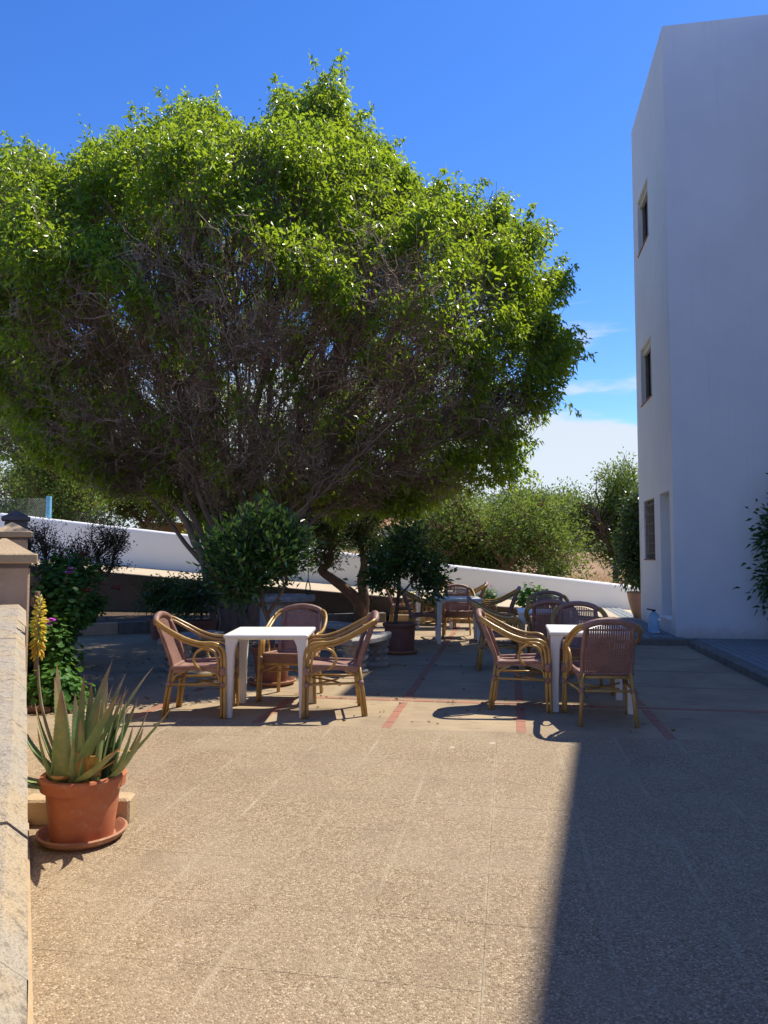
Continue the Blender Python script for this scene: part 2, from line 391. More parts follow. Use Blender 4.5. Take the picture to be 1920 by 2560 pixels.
def smooth_path(pts, n=5):
    """Catmull-Rom through the points"""
    P = [Vector(p) for p in pts]; P = [P[0]*2-P[1]]+P+[P[-1]*2-P[-2]]; out = []
    for i in range(1, len(P)-2):
        for k in range(n):
            t = k/n; a, b, c, d = P[i-1], P[i], P[i+1], P[i+2]
            out.append(.5*((2*b)+(c-a)*t+(2*a-5*b+4*c-d)*t*t+(3*b-a-3*c+d)*t**3))
    return out+[P[-2]]
def copy_tree(o, parent=None):
    c = o.copy(); COL.objects.link(c)
    if parent is not None: c.parent = parent
    for ch in list(o.children): copy_tree(ch, c)
    return c
def auto_smooth(o, ang=40):
    me = o.data; me.polygons.foreach_set('use_smooth', [True]*len(me.polygons))
    try: me.set_sharp_from_angle(angle=R(ang))
    except Exception: pass
    return o
CY, SY = math.cos(YAW), math.sin(YAW)
def W(lat, d, z=0.0):
    """metres to the right of and ahead of the viewpoint -> world"""
    return Vector((lat*CY-d*SY, lat*SY+d*CY, z))

# vectorised tubes and leaves
def tubes(P, Rd, sides):
    n, k, _ = P.shape
    T = np.empty_like(P); T[:, 1:-1] = P[:, 2:]-P[:, :-2]; T[:, 0] = P[:, 1]-P[:, 0]; T[:, -1] = P[:, -1]-P[:, -2]
    T /= np.linalg.norm(T, axis=2, keepdims=True)+1e-9
    ref = np.where(np.abs(T[..., 2:3]) > .92, np.array([1., 0, 0]), np.array([0, 0, 1.]))
    A = np.cross(T, ref); A /= np.linalg.norm(A, axis=2, keepdims=True)+1e-9
    B = np.cross(T, A)
    g = np.arange(sides)*2*np.pi/sides
    V = P[:, :, None, :]+Rd[:, :, None, None]*(A[:, :, None, :]*np.cos(g)[None, None, :, None]+B[:, :, None, :]*np.sin(g)[None, None, :, None])
    V = V.reshape(-1, 3)
    i = np.arange(n)[:, None, None]*k*sides; j = np.arange(k-1)[None, :, None]*sides; q = np.arange(sides)[None, None, :]; q2 = (q+1) % sides
    F = np.stack([i+j+q, i+j+q2, i+j+sides+q2, i+j+sides+q], -1).reshape(-1, 4)
    return V, F
def unit(a): return a/(np.linalg.norm(a, axis=-1, keepdims=True)+1e-9)
def leaves(P, D, L, Wd, fold=.18, droop=.25):
    n = len(P); D = unit(D)
    rnd = RNG.normal(size=(n, 3)); S = unit(np.cross(D, rnd)); N = np.cross(S, D)
    L = L[:, None]; Wd = Wd[:, None]
    mid = P+D*L*.42
    tip = P+D*L; tip[:, 2] -= (droop*L[:, 0])
    f = N*Wd*fold
    V = np.stack([P, mid+S*Wd*.5+f, tip, mid-S*Wd*.5+f], 1).reshape(-1, 3)
    b = np.arange(n)[:, None]*4
    return V, np.concatenate([b+np.array([[0, 1, 2]]), b+np.array([[0, 2, 3]])])
def rosette(P, N, r, k=6):
    """round leaf: shallow cup fan"""
    n = len(P); N = unit(N); A = unit(np.cross(N, RNG.normal(size=(n, 3)))); B = np.cross(N, A)
    g = np.arange(k)*2*np.pi/k; rr = r[:, None, None]*(1+.12*np.sin(g*3)[None, :, None])
    ring = P[:, None]+rr*(A[:, None]*np.cos(g)[None, :, None]+B[:, None]*np.sin(g)[None, :, None])+N[:, None]*r[:, None, None]*.22
    V = np.concatenate([P[:, None], ring], 1).reshape(-1, 3)
    b = np.arange(n)[:, None, None]*(k+1); q = np.arange(k)[None, :, None]
    F = np.concatenate([b+0*q, b+1+q, b+1+(q+1) % k], 2).reshape(-1, 3)
    return V, F
def bez(P0, P1, P2, k):
    t = np.linspace(0, 1, k)[None, :, None]
    return P0[:, None]*(1-t)**2+2*P1[:, None]*t*(1-t)+P2[:, None]*t**2
class Skeleton:
    """branches grown towards targets, each leaving the nearest older branch at an acute angle"""
    def __init__(s, base): s.base = np.array(base, float); s.V = []; s.F = []; s.o = 0; s.nodes = np.zeros((0, 3)); s.tan = np.zeros((0, 3))
    def put(s, P, r0, r1, sides, add=True, skip=1):
        n, k, _ = P.shape
        t = np.linspace(0, 1, k)[None, :]; Rd = r0[:, None]*(1-t)+r1[:, None]*t
        v, f = tubes(P, Rd, sides); s.V.append(v); s.F.append(f+s.o); s.o += len(v)
        if add:
            T = unit(P[:, 1:]-P[:, :-1])
            s.nodes = np.concatenate([s.nodes, P[:, skip:].reshape(-1, 3)])
            s.tan = np.concatenate([s.tan, (T if skip == 1 else T[:, skip-1:]).reshape(-1, 3)])
    def attach(s, T, pull, k, r0, r1, sides, curve=.5, jit=.05, add=True):
        kd = kdtree.KDTree(len(s.nodes))
        for i, p in enumerate(s.nodes): kd.insert(p, i)
        kd.balance()
        Q = T+(s.base-T)*pull[:, None] if hasattr(pull, '__len__') else T+unit(s.base-T)*pull
        idx = np.array([kd.find(q)[1] for q in Q])
        P0 = s.nodes[idx]; ln = np.linalg.norm(T-P0, axis=1, keepdims=True)
        P1 = P0+s.tan[idx]*ln*curve
        P = bez(P0, P1, T, k)
        P[:, 1:-1] += RNG.normal(size=P[:, 1:-1].shape)*jit*ln[:, None]
        s.put(P, r0, r1, sides, add)
        return P
    def mesh(s, name): return np_mesh(name, np.concatenate(s.V), [np.concatenate(s.F)])
U = lambda a, b, n: RNG.uniform(a, b, n)
def ell_points(ells, n, shell=.55):
    """points in a union of ellipsoids, thicker towards the skin; lumpy"""
    out = []; vol = np.array([e[3]*e[4]*e[5] for e in ells]) ** (2/3); vol /= vol.sum()
    for e, w in zip(ells, vol):
        m = max(4, int(n*w)); d = unit(RNG.normal(size=(m, 3)))
        r = 1-shell*RNG.random(m)**1.5
        lump = 1+.16*np.sin(d[:, 0]*6+e[0]*3)+.15*np.sin(d[:, 1]*7+e[1])+.15*np.sin(d[:, 2]*8+e[2]*5)+RNG.normal(size=m)*.07
        out.append(np.array(e[:3])+d*(r*lump)[:, None]*np.array(e[3:6]))
    return np.concatenate(out)
def plant(root, ells, n_limb, n_twig, n_leaf, leaf_l, leaf_w, leafmat, barkmat, trunk, droop=.25, r_limb=.03, r_twig=.006, round_leaf=False, up=.4, clump=8, shell=.55, spread=.09, trunk_name='trunk', crown_name='crown'):
    """generic tree or shrub in the coordinates of root: trunk = list of tapered polylines [(points, r0, r1)]"""
    base = np.array(trunk[0][0][0], float)
    mb = MB()
    sk = Skeleton(np.array(trunk[0][0][-1], float) * .6 + base*.4)
    for pts, r0, r1 in trunk:
        sp = smooth_path(pts, 5); n = len(sp)
        mb.tube(sp, [r0+(r1-r0)*i/(n-1) for i in range(n)], 9)
        A = np.array([list(p) for p in sp]); h = len(A)//2
        sk.nodes = np.concatenate([sk.nodes, A[h:]]); sk.tan = np.concatenate([sk.tan, unit(np.gradient(A, axis=0))[h:]])
    T1 = ell_points(ells, n_limb, .6); T1 = T1[:]
    sk.attach(T1, np.full(len(T1), .45), 7, np.full(len(T1), r_limb), np.full(len(T1), r_limb*.35), 5, .5, .04)
    T2 = ell_points(ells, n_twig, shell)
    P = sk.attach(T2, np.full(len(T2), .22), 4, np.full(len(T2), r_twig), np.full(len(T2), r_twig*.5), 3, .4, .05)
    t = mb.build(trunk_name, barkmat, root, True)
    b = link('branches', sk.mesh('branches'), barkmat, root, True, kind='stuff')
    m = max(1, n_leaf//len(T2))
    C = np.repeat(T2, m, 0); dr = np.repeat(unit(P[:, -1]-P[:, -2]), m, 0)
    off = RNG.normal(size=C.shape)*spread
    LP = C+off-dr*RNG.random(len(C))[:, None]*spread*1.5
    D = unit(off)*.8+dr*.5+np.array([0, 0, up])*RNG.normal(1, .5, (len(C), 1))+RNG.normal(size=C.shape)*.3
    n = len(LP)
    if round_leaf: v, f = rosette(LP, D+np.array([0, 0, .4]), U(.6, 1.1, n)*leaf_l, 6)
    else: v, f = leaves(LP, D, U(.65, 1.15, n)*leaf_l, U(.7, 1.1, n)*leaf_w, .2, droop)
    c = link(crown_name, np_mesh(crown_name, v, [f]), leafmat, root, False, kind='stuff')
    return root

# ================================================================== THE SETTING
# --- ground sheets
def sheet(name, xs, ys, zf, mat, parent=None):
    V = [(x, y, zf(x, y)) for y in ys for x in xs]; nx = len(xs)
    F = [(j*nx+i, j*nx+i+1, (j+1)*nx+i+1, (j+1)*nx+i) for j in range(len(ys)-1) for i in range(nx-1)]
    return MB().add(V, F).build(name, mat, parent, True)
RAMP = lambda x: max(0.0, min(.27-.077*x, 3.0))
AGG_Y = 6.07
g = sheet('ground', [-60, -30, -9, 9, 30, 60], [-40, -10, 20.35], lambda x, y: -.06, 'soil'); tag(g, kind='structure')
t = MB().box((-4.0, 13.0, -.03), (22, 13.9, .06)).build('terrace', 'conc'); tag(t, kind='structure')
p = MB().box((-.5, .53, -.0285), (9.0, 11.06, .06)).build('paving', 'mortar'); tag(p, kind='structure')
SL = .447
slab_me = MB().bbox((0, 0, -.012), (SL-.0009, SL-.0009, .03), .0007, bot=False).mesh('slab'); slab_me.materials.append(M['agg'])
slab_me.materials[0] = M['agg']
x_lines = [-.098+SL*i for i in range(-8, 7)]
for i in range(-8, 6):
    for j in range(1, 13):
        cx, cy = -.098+SL*(i+.5), AGG_Y-SL*(j-.5)
        if cy < .5 or cx > 2.62: continue
        if cx < -1.05*cy*.70-.9 and cx < -3.0: continue
        if cx < -.715*cy+.05-.35: continue
        o = bpy.data.objects.new('slab', slab_me); COL.objects.link(o); o.parent = p
        o.location = (cx, cy, .0035+random.uniform(-.0004, .0004)); o.rotation_euler = (random.uniform(-.0006, .0006), random.uniform(-.0006, .0006), 0)
# red clay strips in the terrace
rt = MB().bbox((0, 0, 0), (.078, .208, .012), .002, bot=False).mesh('clay_tile'); rt.materials.append(M['red'])
for lx in (-4.36, -3.24, -2.125, -1.005, .095, 1.23):
    y = 6.19
    while y < (15.2 if lx > -2 else 7.6):
        if not (abs(y-7.27) < .12):
            o = bpy.data.objects.new('clay_tile', rt); COL.objects.link(o); o.parent = t
            o.location = (lx+random.uniform(-.003, .003), y, random.uniform(-.0035, -.001)); o.rotation_euler = (0, 0, random.uniform(-.01, .01))
        y += .216
x = -1.9
while x < 2.6:
    o = bpy.data.objects.new('clay_tile', rt); COL.objects.link(o); o.parent = t
    o.location = (x, 7.27, random.uniform(-.0035, -.001)); o.rotation_euler = (0, 0, math.pi/2+random.uniform(-.01, .01)); x += .216
# thin cement ridges between the poured panels
for y in (8.45, 9.6, 10.75, 11.9):
    MB().box((-1.2, y, .0005), (7.6, .022, .006)).build('joint', 'mortar', t)
# raised pavement with tiles and kerb stones
pv = MB().box((3.85, 5.2, .025), (2.0, 15.0, .11)).build('pavement', 'mortar'); tag(pv, kind='structure')
pv2 = MB().box((2.0, 16.35, .027), (1.5, 7.6, .11)).build('pavement', 'mortar'); tag(pv2, kind='structure')
def pave_tile():
    mb = MB(); w = .247; prof = []
    for k in range(2):
        a = -w/2+k*w/2; prof += [(a+.004, -.012), (a+.006, .0), (a+w/2-.010, .0), (a+w/2-.006, -.006)]
    V = [(x, -w/2+.001, z) for x, z in prof]+[(x, w/2-.001, z) for x, z in prof]; n = len(prof)
    F = [(i, i+1, n+i+1, n+i) for i in range(n-1)]
    return mb.add(V, F).mesh('paving_tile')
ptm = pave_tile(); ptm.materials.append(M['ptile'])
def lay(parent, x0, x1, y0, y1):
    x = x0
    while x < x1-.01:
        y = y0
        while y < y1-.01:
            o = bpy.data.objects.new('paving_tile', ptm); COL.objects.link(o); o.parent = parent
            o.location = (x+.125, y+.125, .092+random.uniform(-.001, .001)); y += .25
        x += .25
lay(pv, 2.93, 4.68, 7.4, 12.55)
lay(pv2, 1.30, 2.66, 12.62, 20.0)
for k in range(14):
    y = 12.17-.47-.95*k
    kb = MB().bbox((0, 0, 0), (.14, .94, .13), .014).build('kerb_stone', 'kerb', pv); kb.location = (2.82, y, .035); kb.rotation_euler = (0, 0, random.uniform(-.006, .006))
for k in range(3):
    kb = MB().bbox((0, 0, 0), (.86, .14, .13), .014).build('kerb_stone', 'kerb', pv2); kb.location = (2.46-.87*k, 12.45, .035)
# field beyond the white wall, out to the horizon
def field_z(x, y):
    b = .35-.09*min(0, x) if y < 30 else .45-.05*max(-20, min(0, x))
    b = min(b, 1.6)
    return b+max(0, y-30)*.008+.10*math.sin(x*.8+y*.5)*math.exp(-((y-24)/30)**2)
ys = [20.3, 21, 22, 23, 24, 26, 28, 30, 33, 37, 42, 50, 65, 90, 150, 300, 900]
f = sheet('field', [-900, -300, -120, -60, -40]+[-30+1.5*i for i in range(41)]+[40, 60, 120, 300, 900], ys, field_z, 'field'); tag(f, kind='structure')
# far wooded hills
hv = []; hx = np.linspace(-500, 500, 60)
mb = MB()
prof = [9+5*math.sin(x*.011)+3*math.sin(x*.037+1)+2*math.sin(x*.09) for x in hx]
V = [(x, 420, 0) for x in hx]+[(x, 520, h+4) for x, h in zip(hx, prof)]+[(x, 700, 0) for x in hx]; n = len(hx)
F = [(i, i+1, n+i+1, n+i) for i in range(n-1)]+[(n+i, n+i+1, 2*n+i+1, 2*n+i) for i in range(n-1)]
M['hill'] = simple('wooded_hill', (.05, .07, .04), (.09, .095, .05), .05, .95, 0, 0, world_co=True, fine=.3)
h = mb.add(V, F).build('hills', 'hill', None, True); tag(h, kind='structure')
# driveway ramp
d = sheet('driveway', [-24, -16, -10, -6, -3, 0, 2, 3.505], [16.2, 18, 20.02], lambda x, y: RAMP(x)+.004, 'road'); tag(d, kind='structure')
# retaining wall of the driveway
def sloped_wall(name, x0, x1, y0, y1, zb, zt, n=16, bev=.0):
    xs = [x0+(x1-x0)*i/n for i in range(n+1)]; V = []; F = []
    prof_n = 4 if not bev else 8
    for x in xs:
        z = zt(x)
        if not bev: V += [(x, y0, zb), (x, y0, z), (x, y1, z), (x, y1, zb)]
        else: V += [(x, y0, zb), (x, y0, z-bev), (x, y0+bev*.29, z-bev*.29), (x, y0+bev, z), (x, y1-bev, z), (x, y1-bev*.29, z-bev*.29), (x, y1, z-bev), (x, y1, zb)]
    m = prof_n
    for i in range(n):
        for k in range(m-1): F.append((i*m+k, i*m+k+1, (i+1)*m+k+1, (i+1)*m+k)[::-1])
    F += [tuple(range(m)), tuple(range(n*m+m-1, n*m-1, -1))]
    return MB().add(V, F)
rw = sloped_wall('w', -24, 1.2, 15.98, 16.2, -.05, lambda x: RAMP(x)+.05).build('retaining_wall', 'retain')
tag(rw, 'low dark retaining wall holding up the driveway behind the big tree', 'wall')
ww = empty('parapet_wall', (0, 0, 0), label='long white limewashed parapet wall sloping down along the driveway', cat='wall')
wb = sloped_wall('w', -26, 3.52, 20.0, 20.22, -.05, lambda x: 1.005-.113*x, 40, .10).build('wall', 'whitewall', ww); auto_smooth(wb, 50)
# low border of the planting bed and its soil
bd = empty('planting_bed_border', (0, 0, 0), label='low brown stone border of the planting bed under the retaining wall', cat='border')
A0, B0 = Vector((-9.2, 11.0, 0)), Vector((-2.62, 15.75, 0)); L = (B0-A0).length; ang = math.atan2(B0.y-A0.y, B0.x-A0.x)
nb = 12
for i in range(nb):
    c = A0.lerp(B0, (i+.5)/nb)
    o = MB().bbox((0, 0, 0), (L/nb-.012, .16, .22), .015).build('border_stone', 'kerb' if i % 3 else 'stone2', bd); o.location = (c.x, c.y, .10+random.uniform(-.008, .008)); o.rotation_euler = (0, 0, ang+random.uniform(-.012, .012))
for i in range(7):
    o = MB().bbox((0, 0, 0), (.50, .15, .17), .015).build('border_stone', 'stone', bd); o.location = (-2.25+.51*i, 15.82, .075); o.rotation_euler = (0, 0, random.uniform(-.01, .01))
sb = MB().add([(-9.2, 11.05, .12), (-2.6, 15.8, .12), (1.1, 15.85, .09), (1.1, 15.97, .10), (-11, 15.97, .16)], [(0, 1, 2, 3, 4)]).build('bed_soil', 'soil'); tag(sb, kind='structure')

# ================================================================== WHITE BUILDING
X0, YF, YB, ZT = 2.70, 12.82, 16.05, 10.5
bl = empty('white_building', (X0, YF, .08), label='tall plain white rendered building with small windows at right', cat='building')
def BW(p): return (p[0]-X0, p[1]-YF, p[2]-.08)
holes = [(14.42, 15.5, 1.33, 2.5), (14.42, 15.5, 4.42, 5.58), (14.42, 15.5, 7.52, 8.66), (13.10, 13.90, .33, 2.52)]
ycut = sorted({YF, YB, *[h[0] for h in holes], *[h[1] for h in holes]}); zcut = sorted({.0, ZT, *[h[2] for h in holes], *[h[3] for h in holes]})
mb = MB(); DEP = .24
for i in range(len(ycut)-1):
    for j in range(len(zcut)-1):
        ya, yb, za, zb = ycut[i], ycut[i+1], zcut[j], zcut[j+1]
        if any(h[0]-1e-6 <= ya and yb <= h[1]+1e-6 and h[2]-1e-6 <= za and zb <= h[3]+1e-6 for h in holes): continue
        mb.add([BW((X0, ya, za)), BW((X0, yb, za)), BW((X0, yb, zb)), BW((X0, ya, zb))], [(0, 3, 2, 1)])
for ya, yb, za, zb in holes:
    a, b = X0, X0+DEP
    mb.add([BW(q) for q in ((a, ya, za), (b, ya, za), (b, ya, zb), (a, ya, zb))], [(0, 1, 2, 3)])
    mb.add([BW(q) for q in ((a, yb, za), (b, yb, za), (b, yb, zb), (a, yb, zb))], [(3, 2, 1, 0)])
    mb.add([BW(q) for q in ((a, ya, zb), (b, ya, zb), (b, yb, zb), (a, yb, zb))], [(0, 1, 2, 3)])
    mb.add([BW(q) for q in ((a, ya, za), (b, ya, za), (b, yb, za), (a, yb, za))], [(3, 2, 1, 0)])
XR = 10.0
mb.add([BW(q) for q in ((X0, YF, 0), (XR, YF, 0), (XR, YF, ZT), (X0, YF, ZT))], [(0, 1, 2, 3)])
mb.add([BW(q) for q in ((X0, YB, 0), (XR, YB, 0), (XR, YB, ZT), (X0, YB, ZT))], [(3, 2, 1, 0)])
mb.add([BW(q) for q in ((X0, YF, ZT), (XR, YF, ZT), (XR, YB, ZT), (X0, YB, ZT))], [(0, 1, 2, 3)])
mb.add([BW(q) for q in ((XR, YF, 0), (XR, YB, 0), (XR, YB, ZT), (XR, YF, ZT))], [(0, 1, 2, 3)])
mb.build('wall', 'white', bl)
# wing of the same building on the right, beyond the picture
wp = [(5.08, 12.80), (2.95, -4.0), (11, -4.0), (11, 12.80)]
V = [BW((x, y, 0)) for x, y in wp]+[BW((x, y, ZT)) for x, y in wp]
MB().add(V, [(0, 4, 5, 1), (1, 5, 6, 2), (2, 6, 7, 3), (3, 7, 4, 0), (4, 7, 6, 5)]).build('wing', 'white', bl)
for k, (ya, yb, za, zb) in enumerate(holes[:3]):
    xi = X0+.115; mb = MB(); fw = .055
    for (yy, zz, dy, dz) in (((ya+yb)/2, za+fw/2+.02, yb-ya, fw), ((ya+yb)/2, zb-fw/2, yb-ya, fw), (ya+fw/2, (za+zb)/2, fw, zb-za-2*fw-.03), (yb-fw/2, (za+zb)/2, fw, zb-za-2*fw-.03), ((ya+yb)/2, (za+zb)/2, .06, zb-za-2*fw-.03)):
        mb.box(BW((xi, yy, zz)), (.05, dy-.004, dz))
    w = mb.build('window', 'winframe', bl)
    MB().box(BW((xi+.04, (ya+yb)/2, (za+zb)/2)), (.012, yb-ya-.01, zb-za-.01)).build('pane', 'glass', w)
    MB().bbox(BW((X0+.045, (ya+yb)/2, za+.010)), (.13, yb-ya+.04, .022), .004).build('sill', 'sill', w)
    if k:
        MB().box(BW((xi-.035, (ya+yb)/2, zb-.075)), (.06, yb-ya-.02, .11)).build('blind_box', 'blind', w)
    else:
        for q in range(8):
            yy = ya+.06+(yb-ya-.12)*q/7
            MB().tube([BW((X0+.03, yy, za+.03)), BW((X0+.03, yy, zb-.005))], .008, 6).build('bar', 'iron', w)
        for q in range(6):
            zz = za+.14+(zb-za-.24)*q/5
            MB().box(BW((X0+.03, (ya+yb)/2, zz)), (.008, yb-ya-.004, .022)).build('crossbar', 'iron', w)
        for yy in ((ya+yb)/2+.02,):
            s_ = MB().bbox(BW((X0+.10, yy+.26, (za+zb)/2)), (.03, .46, zb-za-.10), .006).build('shutter', 'winframe', w)
            for q in range(9):
                MB().box(BW((X0+.081, yy+.26, za+.16+q*.105)), (.014, .38, .05)).build('slat', 'winframe', s_)
ya, yb, za, zb = holes[3]
dr = MB().box(BW((X0+DEP-.02, (ya+yb)/2, (za+zb)/2)), (.03, yb-ya-.01, zb-za-.01)).build('door', 'blind', bl)
MB().tube([BW((X0+DEP-.045, ya+.09, 1.35)), BW((X0+DEP-.075, ya+.09, 1.35)), BW((X0+DEP-.075, ya+.20, 1.35))], .009, 6).build('handle', 'iron', dr)
MB().bbox(BW((X0+.11, (ya+yb)/2, za+.014)), (.30, yb-ya-.006, .03), .006).build('threshold', 'whitewall', bl)

# ================================================================== BACKGROUND BUILDINGS
ho = empty('far_house', W(0.75, 50, .6), YAW, label='small white house with terracotta roof half hidden behind the trees', cat='house')
MB().box((0, 0, 1.3), (4.2, 5, 2.6)).build('wall', 'whitewall', ho)
mb = MB(); mb.add([(-2.4, -2.8, 2.62), (2.4, -2.8, 2.62), (2.4, 2.8, 2.62), (-2.4, 2.8, 2.62), (-2.0, 0, 3.35), (2.0, 0, 3.35)], [(0, 1, 5, 4), (1, 2, 5), (2, 3, 4, 5), (3, 0, 4)]); mb.build('roof', 'roof_tile', ho)
for xx in (-1.0, 1.0):
    wdo = MB().box((xx, -2.51, 1.5), (.9, .06, 1.1)).build('window', 'winframe', ho); MB().box((xx, -2.545, 1.5), (.7, .02, .9)).build('pane', 'glass', wdo)
hut = empty('block_hut', W(-9.1, 31, 1.2), YAW+.1, label='tan block-built hut behind the white wall, left of the tree trunk', cat='hut')
MB().box((0, .8, .75), (2.28, 1.5, 1.52)).build('core', 'block', hut)
for r_ in range(7):
    for c_ in range(4):
        o = MB().bbox((0, 0, 0), (.565 if not (r_ % 2 and c_ in (0, 3)) else .565, .10, .205), .008).build('block', 'block', hut)
        o.location = (-.86+.573*c_+(.0 if r_ % 2 else 0)+random.uniform(-.003, .003), .0+random.uniform(-.006, .006), .12+.213*r_)
MB().bbox((0, .78, 1.56), (2.5, 1.7, .10), .02).build('roof_slab', 'block', hut)

# ================================================================== FICUS
KD = 13.7; KP = KD/1850
ft = W((600-960)*KP, KD, 0)
fic = empty('ficus_tree', ft, YAW, label='huge spreading ficus tree with bare grey lower twigs and bright green top', cat='tree')
outline = [(-110, 470), (-40, 400), (30, 385), (75, 345), (125, 410), (178, 405), (195, 300), (250, 330), (330, 290), (400, 275), (425, 185), (480, 235), (545, 235), (570, 295), (650, 305), (690, 260), (690, 185), (740, 210), (790, 180), (870, 138), (890, 180), (850, 240), (900, 280), (975, 285), (985, 345), (1040, 410), (1085, 470), (1150, 455), (1235, 490), (1290, 450), (1290, 510), (1325, 560), (1375, 570), (1395, 625), (1450, 700), (1415, 740), (1430, 800), (1455, 880), (1420, 930), (1425, 990), (1385, 1070), (1340, 1130), (1300, 1225), (1150, 1268), (950, 1280), (780, 1285), (690, 1300), (520, 1300), (400, 1248), (250, 1232), (150, 1190), (60, 1120), (-30, 1000), (-110, 880), (-140, 650)]
OP = np.array([((x-600)*KP, CAM_H+(1390-y)*KP) for x, y in outline])
def signed(Q):
    """distance inside the outline (positive inside)"""
    a = OP; b = np.roll(OP, -1, 0); e = b-a
    w = Q[:, None]-a[None]; t_ = np.clip((w*e[None]).sum(2)/((e**2).sum(1)[None]), 0, 1)
    dd = np.linalg.norm(w-e[None]*t_[..., None], axis=2).min(1)
    x, y = Q[:, 0][:, None], Q[:, 1][:, None]
    c = ((a[:, 1][None] > y) != (b[:, 1][None] > y)) & (x < (b[:, 0]-a[:, 0])[None]*(y-a[:, 1][None])/((b[:, 1]-a[:, 1])[None]+1e-12)+a[:, 0][None])
    return np.where(c.sum(1) % 2 == 1, dd, -dd)
def nz3(P, s, ph): return np.sin(P[:, 0]*s+ph)*np.sin(P[:, 1]*s*1.13+ph*2)*np.sin(P[:, 2]*s*.93+ph*3)+.5*np.sin(P[:, 0]*s*2.3+ph)*np.sin(P[:, 2]*s*2.1+ph)
TM, RM = 4.3, 3.4
def crown_sample(n, wfun):
    got = []; tot = 0
    while tot < n:
        m = 40000
        q = np.stack([U(OP[:, 0].min()-.4, OP[:, 0].max()+.4, m), U(OP[:, 1].min()-.1, OP[:, 1].max()+.4, m)], 1); v = U(-TM, TM, m)
        ctr = np.array([.9, 4.6]); q_ = ctr+(q-ctr)/(1+.075*np.minimum(v, 0))[:, None]; e = signed(q_)+.26*nz3(np.stack([q[:, 0], v, q[:, 1]], 1), 2.3, 1.3)-.06; ok = e > 0; q, v, e = q[ok], v[ok], e[ok]
        T = TM*np.sqrt(1-(1-np.minimum(e/RM, 1))**2)
        T *= 1+.10*np.sin(q[:, 0]*2.1+1)+.09*np.sin(q[:, 1]*2.7)
        T = np.where(v > 0, T*(1-.88*np.clip((q[:, 0]-2.0)/2.8, 0, 1)), T)
        ok = np.abs(v) < T; q, v, e, T = q[ok], v[ok], e[ok], T[ok]
        P = np.stack([q[:, 0], v, q[:, 1]], 1); sd = np.minimum(e, T-np.abs(v))
        w = wfun(P, sd); ok = RNG.random(len(w)) < w
        got.append(P[ok]); tot += ok.sum()
    P = np.concatenate(got)[:n]
    return P
def bareness(P):
    px = P[:, 0]/KP+600; py = 1390-(P[:, 2]-CAM_H)/KP
    rr = np.sqrt(((px-675)/560)**2+((py-1075)/265)**2)
    b = np.clip((1.20-rr)/.50+.80*nz3(P, 1.9, .7), 0, 1)
    return b*np.clip((.9-P[:, 1])/1.2, 0, 1)
base = np.array([0, 0, 1.3])
sk = Skeleton(base)
n1 = 52
T1 = crown_sample(n1, lambda P, sd: np.exp(-((sd-.9)/.6)**2)*np.clip(np.linalg.norm(P-base, axis=1)/5, 0, 1))
dirh = unit(T1-base)
P0 = np.stack([RNG.normal(0, .17, n1), RNG.normal(0, .17, n1), np.zeros(n1)], 1)
P1 = base+np.stack([dirh[:, 0]*.55, dirh[:, 1]*.55, U(.5, 1.5, n1)], 1)
PB = bez(P0, P1, T1, 20); PB[:, 4:-1] += np.cumsum(RNG.normal(size=PB[:, 4:-1].shape)*.05, 1)
r0 = U(.05, .12, n1)
h1 = PB[:, :9]; h2 = PB[:, 8:]
sk.put(h1, r0, r0*.42, 8, True, 5); sk.put(h2, r0*.42, np.full(n1, .010), 6, True, 1)
link('trunk', sk.mesh('trunk'), 'bark', fic, True, kind='stuff')
sk.V, sk.F, sk.o = [], [], 0
T2 = crown_sample(950, lambda P, sd: np.exp(-sd/1.6)*.9)
sk.attach(T2, U(.25, .40, 950), 8, U(.012, .024, 950), np.full(950, .006), 5, .5, .05)
T3 = crown_sample(6500, lambda P, sd: np.exp(-sd/.9))
sk.attach(T3, U(.08, .2, 6500), 6, U(.006, .010, 6500), np.full(6500, .0036), 4, .5, .07)
# criss-crossing bare twigs on the pruned front
bz = bareness(sk.nodes); cand = np.where((bz > .3) & (sk.nodes[:, 2] > 2.2) & (sk.nodes[:, 1] < 1.0))[0]
pick = RNG.choice(cand, 8500)
B0 = sk.nodes[pick]; dv = unit(sk.tan[pick]*.5+RNG.normal(size=(8500, 3))*.75+np.array([0, -.25, .25])); ln = U(.18, .55, 8500)[:, None]
E1 = B0+dv*ln; C1 = B0+unit(sk.tan[pick]+RNG.normal(size=(8500, 3))*.3)*ln*.5
BT = bez(B0, C1, E1, 5); BT[:, 1:-1] += RNG.normal(size=BT[:, 1:-1].shape)*.02
bt = Skeleton(base); bt.put(BT, U(.0055, .0105, 8500), np.full(8500, .0026), 3, False)
kk = RNG.integers(1, 4, 8500); F0 = BT[np.arange(8500), kk]; dv2 = unit(dv+RNG.normal(size=(8500, 3))*.8); ln2 = U(.10, .30, 8500)[:, None]
bt.put(bez(F0, F0+dv2*ln2*.5+RNG.normal(size=(8500, 3))*.03, F0+dv2*ln2, 4), U(.004, .0065, 8500), np.full(8500, .0025), 3, False)
link('bare_twigs', bt.mesh('bare_twigs'), 'twig', fic, True, kind='stuff')
def wl4(P, sd):
    return np.exp(-sd/.42)*np.clip(.38+1.1*nz3(P, 2.0, 2.1), .07, 1)
N4 = 20000
T4 = crown_sample(N4, wl4)
B4 = bareness(T4)
P4 = sk.attach(T4, U(.03, .09, N4), 4, U(.0045, .007, N4), np.full(N4, .0028), 3, .5, .07)
